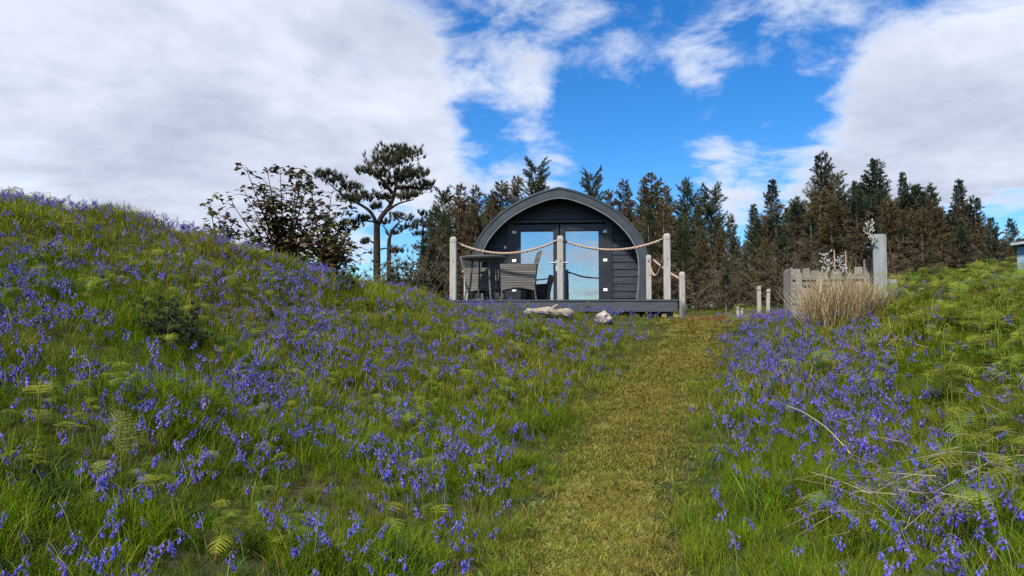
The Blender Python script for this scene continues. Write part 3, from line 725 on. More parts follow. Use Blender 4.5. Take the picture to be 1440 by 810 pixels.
def conifer(H, Rad, green_from, style, seed, lean=0.0):
    """returns meshes trunk, bare branches, needles. green_from: fraction of the height above which needles are green"""
    global rng
    keep = rng; rng = np.random.default_rng(seed); r = rng
    t = np.linspace(0, 1, 9); tr = np.stack([lean * H * t ** 2 + .04 * np.sin(t * 5 + seed) * H * .12, .04 * np.cos(t * 4 + seed) * H * .12, t * H], 1)
    rb = .011 * H + .02
    tm = MB().tube(tr, rb * (1 - t) ** .8 + .012, 7)
    def trunk_at(h): return np.array([np.interp(h, tr[:, 2], tr[:, k]) for k in range(3)])
    BT, BC, NT, NC = [], [], [], []
    h = .06 * H if style != 'pine' else .22 * H
    while h < H * .985:
        f = h / H
        if style == 'spruce': L_ = Rad * (1 - f) ** .75 * (.55 + .45 * min(1, f / .25)); nb = 7
        elif style == 'larch': L_ = Rad * (1 - f) ** .6 * (.6 + .4 * min(1, f / .3)); nb = 6
        else: L_ = Rad * (.35 + .65 * math.sin(min(1, max(0, (f - .2) / .8)) * math.pi * .82 + .25)) ; nb = 5
        for k in range(nb):
            l = L_ * r.uniform(.40, 1.3) + .10
            az = r.uniform(0, 6.283)
            el = (-.15 + .95 * f ** 1.6) if style == 'spruce' else (.05 + .55 * f) if style == 'larch' else (.15 + .5 * f)
            el += r.normal() * .13
            d = np.array([math.cos(az) * math.cos(el), math.sin(az) * math.cos(el), math.sin(el)])
            n = max(4, int(l / .085)); pts = pieces_along(trunk_at(h + r.uniform(-.08, .08)), d, l, (.16 if style == 'spruce' else .10) * r.uniform(.2, 1.4), n)
            green = r.uniform() < np.clip((f - green_from) / .16 + .5, 0.0, 1.0)
            bc = np.array([.125, .095, .070]) * r.uniform(.6, 1.25)
            BT.append(ribbon(pts[:-1], pts[1:], .026 * (1 - np.linspace(0, .75, n - 1)))); BC.append(np.tile(bc, (2 * (n - 1), 1)))
            # side twigs
            pi = pts[1:]; ax = unit(np.gradient(pts, axis=0))[1:]
            m = 3 if l > .4 else 2
            b2 = np.repeat(pi, m, 0); a2 = np.repeat(ax, m, 0); side = unit(np.cross(a2, [0, 0, 1.0])) * r.choice([-1, 1], (len(b2), 1))
            tl = (.10 + .20 * np.repeat(np.linspace(1, .35, len(pi)), m)[:, None] * min(1, l)) * r.uniform(.6, 1.35, (len(b2), 1))
            td = unit(a2 * .8 + side * r.uniform(.4, 1, (len(b2), 1)) + np.array([0, 0, 1]) * r.normal(size=(len(b2), 1)) * .35 - np.array([0, 0, .12 if not green else -.05]))
            q2 = b2 + td * tl
            BT.append(ribbon(b2, q2, np.full(len(b2), .014))); BC.append(np.tile(bc * .9, (2 * len(b2), 1)))
            mid = np.concatenate([b2 * .55 + q2 * .45, q2, b2 * .2 + q2 * .8]); axm = np.concatenate([td, td, td])
            if green:
                gc = {'spruce': np.array([.044, .064, .032]), 'larch': np.array([.115, .098, .040]), 'pine': np.array([.064, .076, .034])}[style] * r.uniform(.75, 1.3)
                if style == 'larch' and r.uniform() < .45: gc = np.array([.145, .096, .048]) * r.uniform(.7, 1.2)
                T, c = spikes(mid, axm, 9, .10, .021, .75, gc, .40, .1); NT.append(T); NC.append(c)
            else:
                dc = np.array([.128, .094, .058]) if r.uniform() < .6 else np.array([.095, .086, .044])
                T, c = spikes(mid, axm, 5, .15, .014, .9, dc * r.uniform(.7, 1.4), .40, -.05); BT.append(T); BC.append(c)
        h += {'spruce': .20, 'larch': .22, 'pine': .26}[style] * r.uniform(.8, 1.2)
    tipT, tipC = spikes(tr[-1:] - [[0, 0, .1]], np.array([[0, 0, 1.0]]), 26, .28, .03, .5, (.032, .045, .02)); NT.append(tipT); NC.append(tipC)
    out = (tm.mesh('trunk', M['bark_grey']), tri_mesh('branches', np.concatenate(BT), np.concatenate(BC), M['twig']), tri_mesh('needles', np.concatenate(NT), np.concatenate(NC), M['needle']))
    rng = keep; return out

VAR = {}
for i, (k, H, rad, gf, st) in enumerate([('spruce_a', 8.0, 1.55, .76, 'spruce'), ('spruce_b', 8.0, 1.35, .80, 'spruce'), ('spruce_c', 8.0, 1.75, .72, 'spruce'),
                                         ('larch_a', 8.0, 1.25, .40, 'larch'), ('larch_b', 8.0, 1.05, .50, 'larch'), ('larch_c', 8.0, 1.45, .62, 'larch'),
                                         ('pine_a', 8.0, 1.15, .55, 'pine'), ('pine_b', 8.0, .95, .45, 'pine')]):
    VAR[k] = (H, conifer(H, rad, gf, st, 100 + i, lean=.02 * (i % 3 - 1)))

def plant_tree(var, x, y, ztop, label, group=None, name='conifer_tree', wide=1.0):
    H0, (a, b, c) = VAR[var]; z0 = hz(x, y) - .12; s = (ztop - z0) / H0
    r = tag(empty(name, (x, y, z0), random.uniform(0, 6.28)), label, 'tree', group)
    w = s * wide * random.uniform(.92, 1.1); r.scale = (w, w, s)
    link_mesh('trunk', a, r); link_mesh('branches', b, r); link_mesh('crown', c, r)
    return r
WOODG = 'conifers of the wood behind the cabin'
sky_trees = [  # px, top py, Y, kind, label, width factor
    (607, 300, 36, 'pine_b', 'thin spindly pine standing clear at the left edge of the wood', .8),
    (622, 270, 33, 'pine_b', 'slim sparse conifer next to the thin spindly pine left of the cabin', .9),
    (646, 260, 31, 'larch_a', 'brownish full conifer behind the left deck post', 1.0),
    (669, 262, 35, 'larch_b', 'brown slender conifer above the left shoulder of the cabin arch', .9),
    (688, 278, 38, 'pine_b', 'pale sparse conifer in the gap left of the cabin arch', .8),
    (710, 256, 30, 'larch_c', 'brown-green conifer leaning over the left slope of the cabin roof', 1.1),
    (727, 249, 33, 'larch_a', 'taller brown-green conifer just left of the roof apex', 1.0),
    (757, 238, 32, 'pine_a', 'dark green topped pine rising just left of the roof apex', 1.0),
    (830, 251, 36, 'pine_a', 'lone dark pine top just right of the roof apex', .8),
    (856, 268, 34, 'larch_b', 'olive conifer top close over the right slope of the roof', .9),
    (879, 254, 33, 'larch_a', 'dark olive conifer over the right shoulder of the cabin', .9),
    (915, 246, 30, 'larch_c', 'large orange-brown conifer right of the cabin arch', 1.2),
    (937, 262, 33, 'larch_a', 'orange-brown conifer behind the right corner post', 1.0),
    (966, 265, 35, 'pine_a', 'dark pine with sky gaps right of the right corner post', .9),
    (985, 282, 38, 'pine_b', 'slender pine between two dark pines right of the cabin', .8),
    (1003, 270, 33, 'pine_a', 'dark rounded pine above the path end', .9),
    (1028, 302, 36, 'larch_b', 'low thin brownish conifer in the dip of the treeline above the path', .9),
    (1060, 290, 35, 'spruce_b', 'dark spruce left of the twin-topped spruce above the stakes', .9),
    (1085, 257, 33, 'spruce_b', 'pointed dark spruce above the two tall stakes', 1.0),
    (1118, 278, 31, 'larch_c', 'brown-topped conifer above the left end of the planter', 1.0),
    (1150, 216, 31, 'spruce_a', 'tallest spiky spruce above the planter', 1.0),
    (1176, 254, 33, 'pine_a', 'rounded dark conifer right of the tallest spruce', .9),
    (1203, 258, 32, 'spruce_b', 'small spruce top between the two tallest spruces', .9),
    (1229, 226, 31, 'spruce_c', 'broad dark green spruce above the tall upright board', 1.05),
    (1270, 246, 33, 'spruce_b', 'slim pointed spruce right of the broad dark spruce', .8),
    (1291, 262, 32, 'spruce_c', 'dense green spruce top in the middle of the right wood', .9),
    (1310, 260, 33, 'spruce_a', 'green spruce top left of the gap before the right spires', .9),
    (1348, 257, 32, 'spruce_b', 'tall narrow dark spire left of the shed', .9),
    (1374, 276, 31, 'spruce_a', 'dark spruce spire second in the row falling to the shed', 1.0),
    (1396, 308, 31, 'spruce_c', 'low dark spruce third in the row falling to the shed', .9),
    (1421, 310, 30, 'spruce_b', 'small dark spruce rising over the shed roof', .9),
    (1450, 318, 32, 'spruce_a', 'dark spruce behind the shed at the right edge', .9)]
for px, py, Y, k, lab, wd in sky_trees:
    q = P(px, py, Y); plant_tree(k, q[0], q[1], q[2], lab, WOODG, wide=wd)
def tops(px): return np.interp(px, [560, 600, 640, 700, 780, 880, 930, 990, 1040, 1080, 1130, 1200, 1300, 1350, 1400, 1460], [395, 345, 285, 285, 290, 280, 275, 312, 335, 305, 272, 262, 272, 292, 335, 340])
n_in = 0
for Y, step in ((24.0, 31), (26.5, 27), (29.0, 25), (34.5, 26), (39.0, 30)):
    px = 590 + random.uniform(0, 20) if Y > 25 else 960
    while px < 1475:
        py = tops(px) + random.uniform(-6, 26) + (28 if Y < 26 else 0)
        if not (690 < px < 880):
            q = P(px, py, Y + random.uniform(-1, 1))
            left = px < 700
            k = random.choice(['larch_b', 'larch_a', 'pine_b']) if px < 960 else random.choice(['spruce_b', 'larch_c', 'larch_b', 'spruce_a', 'spruce_c']) if px > 1090 else random.choice(['larch_b', 'pine_b', 'larch_c', 'pine_a'])
            plant_tree(k, q[0], q[1], q[2], 'brown twiggy conifer in the crowded wood left of the cabin' if left else 'brown twiggy conifer in the crowded wood between cabin and path end' if px < 1090 else 'brown twiggy conifer in the crowded wood ' + ('above the stakes and planter' if px < 1230 else 'between the planter and the shed' if px < 1380 else 'close behind the shed'), WOODG, wide=random.uniform(1.15, 1.55) if px > 1090 else random.uniform(.8, 1.05))
            n_in += 1
        px += step * random.uniform(.75, 1.25)

# brown scrub filling the foot of the wood
T_, C_ = [], []
for px, py, Y, n in [(p + random.uniform(-12, 12), random.uniform(395, 440), random.uniform(22.5, 30), 1) for p in np.linspace(965, 1470, 130)] + [(p, random.uniform(385, 430), random.uniform(19, 24), 1) for p in np.linspace(545, 690, 40)]:
    c = P(px, py, Y); gz = hz(c[0], c[1]); c[2] = gz + random.uniform(.1, 1.0)
    N = 42; b = c + rng.normal(size=(N, 3)) * [.45, .45, .38]; b[:, 2] = np.maximum(b[:, 2], gz - .05)
    q = b + unit(rng.normal(size=(N, 3)) * [1, 1, .6] + [0, 0, .7]) * rng.uniform(.3, .8, (N, 1))
    T_.append(ribbon(b, q, np.full(N, .018))); cc = random.choice([(.10, .078, .055), (.085, .066, .045), (.065, .062, .032)]); C_.append(np.tile(cc, (2 * N, 1)) * rng.uniform(.7, 1.3, (2 * N, 1)))
    T, k = spikes(q, unit(q - b), 9, .16, .022, 1.0, np.array(cc) * .95, .35); T_.append(T); C_.append(k)
o = link_mesh('undergrowth', tri_mesh('undergrowth', np.concatenate(T_), np.concatenate(C_), M['twig'])); tag(o, 'brown tangled undergrowth at the foot of the conifer wood', 'undergrowth', kind='stuff')

# --- the leaning Scots pine on the left, built from limbs and needle plates
def guided_tree(name, Y, limbs, clumps, label, r0, needle, tuft_n=70, base=None, group=None, tw=.15, nl=.17, spread=.55):
    b = P(*base, Y); gz = hz(b[0], b[1]) - .1
    root = tag(empty(name, (b[0], b[1], gz)), label, 'tree', group); org = np.array([b[0], b[1], gz])
    m = MB(); pts_all = []
    for li, (poly, ra, rb, dep) in enumerate(limbs):
        pp = np.array([P(x, y, Y) for x, y in poly]); t = np.linspace(0, 1, len(pp)); pp[:, 1] += dep * t * np.linalg.norm(pp[-1] - pp[0])
        if li == 0: pp[0, 2] = gz
        s = spline(pp, 14) - org; m.tube(s, np.linspace(ra, rb, 14), 8); pts_all.append(s)
    A = np.concatenate(pts_all)
    NT, NC, BT, BC = [], [], [], []
    for x, y, rx, ry, dep in clumps:
        c = P(x, y, Y) - org; c[1] += dep; sx, sz = rx * Y / F, ry * Y / F
        d = A - c; k = np.argmin((d ** 2).sum(1) + np.where(A[:, 2] > c[2] + .1, 3, 0)); a = A[k]
        m.tube(spline([a, a * .5 + c * .5 + [0, 0, -.05], c], 6), np.linspace(.022, .008, 6), 5)
        n = int(tuft_n * (rx * ry / 300) ** .75) + 18
        w = np.clip(rng.normal(size=(n, 3)) * .52, -1.05, 1.05); w[:, 2] += .25 * np.sin(w[:, 0] * 7 + x) ; q = c + w * [sx * 1.05, sx, sz * .85]
        
        cb = np.tile(c - [0, 0, sz * .5], (len(q), 1)) * .45 + q * .55
        BT.append(ribbon(cb, q, np.full(len(q), .016))); BC.append(np.tile((.05, .035, .025), (2 * len(q), 1)))
        gc = np.array(needle) * rng.uniform(.6, 1.4, (len(q), 1))
        T, cc = spikes(q, np.tile([0, 0, 1.0], (len(q), 1)) + (q - c) * .6, 15, nl, .026, spread * 1.2, gc, .3, .25); NT.append(T); NC.append(cc)
    m.build('trunk', M['bark'], root, smooth=True)
    link_mesh('branches', tri_mesh('branches', np.concatenate(BT), np.concatenate(BC), M['twig']), root)
    link_mesh('crown', tri_mesh('needles', np.concatenate(NT), np.concatenate(NC), M['needle']), root)
    return root
PINE = (.042, .042, .021)
guided_tree('scots_pine', 24.0,
    [([(531, 395), (530, 365), (530, 340), (530, 316)], .125, .10, 0), ([(530, 318), (537, 303), (547, 290), (553, 275), (556, 258), (560, 240), (559, 222)], .095, .02, .1),
     ([(530, 320), (525, 303), (515, 293), (500, 285), (482, 274), (466, 260)], .07, .015, -.25), ([(528, 312), (505, 309), (490, 313)], .035, .01, .5),
     ([(552, 272), (540, 256), (528, 247), (514, 246)], .07, .02, -.4), ([(556, 264), (575, 262), (594, 263), (604, 262)], .07, .02, .4),
     ([(545, 296), (562, 288), (584, 284)], .05, .015, -.5), ([(548, 284), (536, 274), (522, 270)], .05, .02, .6), ([(557, 250), (570, 240), (580, 228)], .05, .015, .5), ([(531, 345), (518, 338), (508, 340)], .035, .012, .4), ([(530, 352), (545, 350), (560, 356)], .03, .012, -.5)],
    [(560, 214, 30, 9, 0), (545, 222, 24, 10, .5), (574, 222, 22, 9, -.4), (550, 233, 28, 9, -.5), (577, 238, 22, 8, .6), (535, 243, 22, 7, .3), (562, 247, 26, 7, .8), (585, 252, 20, 6, -.5), (598, 259, 11, 5, .2), (580, 264, 22, 5, .4),
     (520, 246, 14, 5, -.6), (540, 255, 18, 5, .9), (497, 266, 17, 8, -.3), (478, 258, 14, 8, -.6), (463, 254, 10, 6, -.8), (512, 275, 18, 8, .5), (488, 279, 15, 6, .2), (503, 286, 13, 5, -.7), (536, 273, 13, 5, .8), (574, 284, 14, 4, -.7), (586, 283, 8, 3, -.9), (492, 312, 12, 4, .7), (508, 306, 9, 3, .4), (508, 340, 8, 3, .5), (560, 356, 8, 3, -.4), (524, 288, 8, 4, .6)],
    'tall lone pine with wind-bent flat-topped crown, left of the cabin', .2, PINE, 72, base=(531, 400))
guided_tree('scots_pine', 29.0, [([(547, 392), (547, 350), (548, 335), (553, 322), (562, 312)], .10, .03, 0), ([(549, 335), (542, 322), (536, 315)], .04, .015, .3)],
    [(556, 303, 12, 5, .2), (570, 309, 14, 5, -.3), (580, 318, 10, 4, .3), (540, 314, 9, 4, 0), (566, 320, 12, 4, .5), (557, 330, 9, 3, -.4)], 'small pine with thin trunk just right of the tall lone pine', .1, (.034, .040, .022), 40, base=(547, 398))
guided_tree('scots_pine', 31.0, [([(594, 395), (594, 350), (595, 320), (594, 300)], .07, .02, 0)],
    [(594, 301, 6, 4, 0), (590, 312, 9, 3, .3), (600, 320, 9, 3, -.3), (588, 330, 10, 3, .2), (601, 340, 9, 3, .4), (590, 350, 8, 3, -.2)], 'skinny half-bare pine between the tall lone pine and the wood', .1, (.036, .042, .024), 34, base=(594, 400))

# --- broadleaved sapling with bronze leaves
def sapling(Y, base, tips, label, dens=1.0, name='sycamore_tree', stem=.05):
    b = P(*base, Y); gz = hz(b[0], b[1]) - .1; org = np.array([b[0], b[1], gz])
    root = tag(empty(name, tuple(org)), label, 'tree'); m = MB(); LT, LC = [], []
    for tx, ty in tips:
        tip = P(tx, ty, Y) - org; tip[1] += random.uniform(-.9, .9)
        mid = tip * .5 + [-.12 * tip[0], 0, .10 * tip[2]]
        s = spline([(random.uniform(-.06, .06), random.uniform(-.06, .06), 0), mid * .5 + [0, 0, .1], mid, tip], 12); m.tube(s, np.linspace(stem, .006, 12), 6)
        n = int(23 * dens)
        for k in range(n):
            f = random.uniform(.38, 1.0) if k > 2 else 1.0; i = int(f * 11); p = s[i]; d = unit(rng.normal(size=3) * [1, 1, .35] + [0, 0, .35]); e = p + d * random.uniform(.15, .5) * (1.15 - f * .5)
            if random.random() < .12 and .8 < f < .97: e = p + d * .2 + [0, 0, random.uniform(.05, .2)]; m.tube([p, e], [.004, .002], 4); continue
            m.tube([p, p * .5 + e * .5 + [0, 0, .04], e], [.009, .007, .004], 4)
            nl = random.randint(5, 8)
            h = random.random(); col = np.array((.090, .046, .028) if h < .40 else (.078, .080, .024) if h < .82 else (.13, .135, .028)) * (1 if e[2] < 2.2 else .9)
            for q in range(nl):
                o = e + rng.normal(size=3) * .055; az = random.uniform(0, 6.28); dn = random.uniform(-.9, .1)
                ax = np.array([math.cos(az), math.sin(az), dn]); ax /= np.linalg.norm(ax); sd = unit(np.cross(ax, [0, 0, 1.0]) + rng.normal(size=3) * .3); ln = random.uniform(.10, .165); w = ln * .5
                pt = [o, o + ax * ln * .3 + sd * w, o + ax * ln * .45 + sd * w * .5, o + ax * ln, o + ax * ln * .45 - sd * w * .5, o + ax * ln * .3 - sd * w]
                LT += [[pt[0], pt[1], pt[2]], [pt[0], pt[2], pt[3]], [pt[0], pt[3], pt[4]], [pt[0], pt[4], pt[5]]]; LC += [col * random.uniform(.6, 1.4)] * 4
    m.build('trunk', M['bark'], root, smooth=True)
    link_mesh('crown', tri_mesh('leaves', np.array(LT), np.array(LC), M['leaf']), root)
    return root
sapling(16.5, (400, 392), [(347, 258), (362, 250), (378, 243), (395, 246), (410, 240), (425, 252), (440, 250), (340, 272), (350, 300), (352, 330), (380, 285), (400, 280), (420, 285), (440, 300), (385, 320), (415, 330), (372, 345), (440, 340), (330, 335), (430, 275), (362, 275), (395, 360), (425, 362)],
        'bronze-leaved young broadleaf tree with fan of thin stems, behind the mound', 1.15)
sapling(16.2, (455, 398), [(448, 262), (458, 290), (470, 275), (475, 310), (480, 300), (462, 330), (488, 325), (450, 345), (476, 350), (495, 345), (468, 368), (490, 370), (505, 352)], 'olive-leaved young tree between the bronze tree and the lone pine', 1.0)
sapling(15.5, (312, 375), [(305, 290), (300, 305), (312, 312), (325, 318), (318, 330)], 'small bronze-leaved sapling at the left of the bronze tree', .7, stem=.025)

# --- dark bushes on the skyline right of the mound and on the slope
def bush(px, py, Y, w, h, col, label, name='shrub', n=420, spl=.10):
    c = P(px, py, Y); gz = hz(c[0], c[1]); root = tag(empty(name, (c[0], c[1], gz - .03)), label, 'shrub')
    b = rdir(n) * rng.uniform(.25, 1, (n, 1)) ** .5 * [w, w, h]; b[:, 2] = np.abs(b[:, 2]); b *= (.8 + .35 * np.sin(np.arctan2(b[:, 1], b[:, 0]) * 3 + px) * np.cos(b[:, 2:3].ravel() / h * 4 + py))[:, None]
    st = MB()
    for k in range(12):
        e = b[k] * .9; st.tube([(0, 0, 0), e * .5 + [0, 0, .05], e], [.014, .01, .004], 5)
    st.build('stems', M['bark'], root)
    cc = np.array(col) * rng.uniform(.55, 1.45, (n, 1))
    T, c2 = spikes(b, unit(b + [0, 0, h * .6]), 22, spl, spl * .16, .75, cc, .3, .15)
    link_mesh('foliage', tri_mesh('foliage', T, c2, M['needle']), root)
bush(238, 440, 7.3, .42, .46, (.052, .074, .034), 'dark green gorse bush on the bluebell mound', n=420, spl=.055)
bush(480, 405, 11.8, .30, .30, (.040, .058, .020), 'dark green rounded tussock bush on the mound skyline', n=200, spl=.12)
for i, (px, py, Y, w, h, col, lab) in enumerate([(505, 385, 17.0, .55, 1.0, (.05, .055, .02), 'yellow-green low bush at the foot of the lone pine'), (560, 385, 18.0, .8, 1.25, (.042, .045, .022), 'dark olive bush right of the lone pine trunk'),
        (600, 385, 19.0, .9, 1.5, (.040, .038, .022), 'brown-olive bush between the lone pine and the left deck post'), (632, 385, 20.0, .8, 1.5, (.046, .038, .024), 'brown bush just behind the left deck post'), (660, 390, 21.0, .9, 1.5, (.040, .036, .022), 'brown bush behind the wicker chairs')]):
    bush(px, py, Y, w, h, col, lab, n=330, spl=.16)
for x0, a, b in ((1100, 12.2, 1),):
    pass

# ------------------------------------------------------------------ meadow plants
def blades(n, h0, h1, rad, width, segs, cols, lean=.45, droop=.5, flat=0.0):
    """n grass blades, each a tapering strip that bends over"""
    az = rng.uniform(0, 6.283, n); rr = rad * np.sqrt(rng.uniform(0, 1, n)); a0 = rng.uniform(0, 6.283, n)
    b = np.stack([rr * np.cos(a0), rr * np.sin(a0), np.zeros(n)], 1); h = rng.uniform(h0, h1, n)
    d = np.stack([np.cos(az), np.sin(az), np.zeros(n)], 1); s = np.stack([-np.sin(az), np.cos(az), np.zeros(n)], 1)
    tw = rng.normal(size=(n, 1)) * .9; s = unit(s + d * tw)
    ln = lean * rng.uniform(.1, 1, n); dr = droop * rng.uniform(0, 1, n) ** 1.5; w = width * rng.uniform(.6, 1.4, n)
    t = np.linspace(0, 1, segs + 1)
    cen = b[:, None] + d[:, None] * (h[:, None] * (ln[:, None] * t + dr[:, None] * t ** 2.4))[..., None] + np.array([0, 0, 1.0]) * (h[:, None] * (t * (1 - .25 * ln[:, None]) - .55 * dr[:, None] * t ** 3))[..., None]
    hw = (w[:, None] * .5 * (1 - t ** 1.6))[..., None]
    Lf, Rt = cen - s[:, None] * hw, cen + s[:, None] * hw
    T = []
    for i in range(segs):
        T.append(np.stack([Lf[:, i], Rt[:, i], Rt[:, i + 1]], 1))
        if i < segs - 1: T.append(np.stack([Lf[:, i], Rt[:, i + 1], Lf[:, i + 1]], 1))
    cols = np.asarray(cols, float); ci = cols[rng.integers(0, len(cols), n)] * rng.uniform(.7, 1.35, (n, 1))
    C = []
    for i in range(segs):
        f = .60 + .70 * (i + .5) / segs  # shade between blades put into the colour: dark base, lighter tip
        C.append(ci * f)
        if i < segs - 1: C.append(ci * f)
    return np.concatenate(T), np.concatenate(C)

SRC = {}
def source(group, T, C, mat, mats=None):
    col = SRC.setdefault(group, bpy.data.collections.new('src_' + group))
    name = 'src_%s_%02d' % (group, len(col.objects))
    o = bpy.data.objects.new(name, tri_mesh(name, T, C, mat)); col.objects.link(o); return o

def scatter(name, group, pts, rz, scl, dry, label, cat, tilt=None, idx=None):
    """one mass of plants: points carrying rotation, size and dryness; plants placed on them by geometry nodes"""
    n = len(pts); col = SRC[group]
    me = bpy.data.meshes.new(name); me.vertices.add(n); me.vertices.foreach_set('co', np.asarray(pts, np.float32).ravel())
    rot = np.zeros((n, 3), np.float32); rot[:, 2] = rz
    if tilt is not None: rot[:, :2] = tilt
    me.attributes.new('rot', 'FLOAT_VECTOR', 'POINT').data.foreach_set('vector', rot.ravel())
    sc3 = np.asarray(scl, np.float32); sc3 = np.repeat(sc3[:, None], 3, 1) if sc3.ndim == 1 else sc3
    me.attributes.new('scl', 'FLOAT_VECTOR', 'POINT').data.foreach_set('vector', sc3.ravel())
    me.attributes.new('dry', 'FLOAT', 'POINT').data.foreach_set('value', np.asarray(dry, np.float32))
    idx = rng.integers(0, len(col.objects), n) if idx is None else idx
    me.attributes.new('idx', 'INT', 'POINT').data.foreach_set('value', idx.astype(np.int32))
    o = link_mesh(name, me); tag(o, label, cat, kind='stuff')
    ng = bpy.data.node_groups.new(name + '_scatter', 'GeometryNodeTree')
    ng.interface.new_socket('Geometry', in_out='INPUT', socket_type='NodeSocketGeometry'); ng.interface.new_socket('Geometry', in_out='OUTPUT', socket_type='NodeSocketGeometry')
    N = ng.nodes; gi = N.new('NodeGroupInput'); go = N.new('NodeGroupOutput'); ip = N.new('GeometryNodeInstanceOnPoints'); ci = N.new('GeometryNodeCollectionInfo')
    ci.inputs['Collection'].default_value = col; ci.inputs['Separate Children'].default_value = True; ci.inputs['Reset Children'].default_value = True
    def att(nm, ty):
        a = N.new('GeometryNodeInputNamedAttribute'); a.data_type = ty; a.inputs['Name'].default_value = nm; return a.outputs['Attribute']
    l = ng.links; l.new(gi.outputs[0], ip.inputs['Points']); l.new(ci.outputs[0], ip.inputs['Instance']); ip.inputs['Pick Instance'].default_value = True
    l.new(att('idx', 'INT'), ip.inputs['Instance Index']); l.new(att('rot', 'FLOAT_VECTOR'), ip.inputs['Rotation']); l.new(att('scl', 'FLOAT_VECTOR'), ip.inputs['Scale'])
    l.new(ip.outputs[0], go.inputs[0])
    md = o.modifiers.new('scatter', 'NODES'); md.node_group = ng
    return o

GREEN = [(.100, .170, .004), (.125, .215, .004), (.055, .105, .005), (.165, .235, .005), (.180, .200, .010), (.080, .140, .006)]
OLIVE = [(.25, .205, .045), (.30, .235, .065), (.19, .18, .030), (.34, .265, .10), (.17, .175, .03)]
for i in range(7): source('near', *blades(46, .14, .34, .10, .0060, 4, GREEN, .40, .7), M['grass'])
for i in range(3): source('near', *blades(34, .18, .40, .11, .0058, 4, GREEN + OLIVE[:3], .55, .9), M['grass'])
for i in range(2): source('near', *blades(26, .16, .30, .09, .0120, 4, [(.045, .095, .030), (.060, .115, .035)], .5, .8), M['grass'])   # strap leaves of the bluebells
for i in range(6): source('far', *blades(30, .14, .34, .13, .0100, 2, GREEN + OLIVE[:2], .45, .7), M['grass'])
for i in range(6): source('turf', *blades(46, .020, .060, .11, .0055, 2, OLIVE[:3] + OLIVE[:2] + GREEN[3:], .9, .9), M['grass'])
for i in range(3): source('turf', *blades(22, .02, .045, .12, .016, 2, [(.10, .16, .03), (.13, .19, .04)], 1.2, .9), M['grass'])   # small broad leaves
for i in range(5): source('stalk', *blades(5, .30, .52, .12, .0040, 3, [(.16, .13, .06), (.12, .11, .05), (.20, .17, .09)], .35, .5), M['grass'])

def bell_tris(seed, n_bells, H, detail):
    r = np.random.default_rng(seed); lean = r.uniform(.04, .12); az = 0.0
    t = np.linspace(0, 1, 9); st = np.stack([lean * t ** 2 + .07 * np.clip(t - .6, 0, 1) ** 1.6 * 2, .01 * np.sin(t * 4), H * (t - .22 * np.clip(t - .6, 0, 1) ** 2)], 1)
    sm = MB().tube(st, np.linspace(.0038, .0024, 9), 4, (.12, .15, .04))
    T, C = [], []
    for k in range(n_bells):
        f = .74 + .26 * (k + r.uniform(0, .5)) / n_bells; p = np.array([np.interp(f, t, st[:, j]) for j in range(3)])
        a = az + r.normal() * 1.3; out = np.array([math.cos(a), math.sin(a), 0]); size = (1.15 - .45 * (f - .74) / .26) * r.uniform(.9, 1.1)
        ped = p + out * r.uniform(.010, .024) + [0, 0, .004]; ax = unit(out * r.uniform(.15, 1.1) + [0, 0, -1.0]); ln = .027 * size
        u = unit(np.cross(ax, [.3, 1, .2])); w = np.cross(ax, u); S = 6 if detail else 4
        prof = [(0, .0014), (.22, .0052), (.66, .0060), (1.0, .0125)] if detail else [(0, .002), (.5, .0055), (1.0, .0095)]
        rings = [[ped + ax * ln * fz + (u * math.cos(6.283 * q / S) + w * math.sin(6.283 * q / S)) * rr * size for q in range(S)] for fz, rr in prof]
        cb = np.array([.120, .092, .48]) * r.uniform(.75, 1.25)
        if r.uniform() < .25: cb = np.array([.20, .17, .60])
        for i in range(len(rings) - 1):
            last = i == len(rings) - 2
            for q in range(S):
                A, B, Cc, Dd = rings[i][q], rings[i][(q + 1) % S], rings[i + 1][(q + 1) % S], rings[i + 1][q]
                if last and detail:
                    T.append([A, B, (np.array(Cc) + Dd) / 2 + ax * -.002]); C.append(cb * 1.25)
                else: T += [[A, B, Cc], [A, Cc, Dd]]; C += [cb * (.8 + .2 * i)] * 2
    return sm, np.array(T), np.array(C)

BB = [bell_tris(40 + i, int(6 + i % 4 * 1.5), .27 + .03 * (i % 4), True) for i in range(7)]
BBM = [(s.mesh('stem', M['stem'], True, True), tri_mesh('blossom', T, C, M['bell'])) for s, T, C in BB]
for i in range(7):
    s, T, C = bell_tris(80 + i, 7 + i % 3, .27 + .03 * (i % 4), False)
    v = s.v[0]; f = [(a, b, c) for a, b, c, d in [q for q in s.f if len(q) == 4]] + [(a, c, d) for a, b, c, d in [q for q in s.f if len(q) == 4]]
    source('bell', np.concatenate([v[np.array(f)], T]), np.concatenate([np.tile((.12, .15, .04), (len(f), 1)), C]), M['bell'])

def to_px(x, y, z):
    c, s = math.cos(PITCH), math.sin(PITCH); zz = z - EYE
    dep = y * c + zz * s; up = -y * s + zz * c
    return 720 + F * x / dep, 405 - F * up / dep
def spread_pts(n, x0, x1, y0, y1):
    return rng.uniform(x0, x1, n), rng.uniform(y0, y1, n)
def in_view(x, y, m=.9): return (np.abs(x) < .70 * y + 2.2 * m) & (y > 1.2)
def hidden_by_deck(x, y):
    d0, d1 = x - O[0], y - O[1]; u = d0 * cu + d1 * su; v = -d0 * su + d1 * cu
    return (u > -2.45) & (u < 2.15) & (v > -.04) & (v < 11)
def field(x, y, s, seed): return np.clip(.5 + .5 * lump(x, y, s, seed) * 1.3, 0, 1)

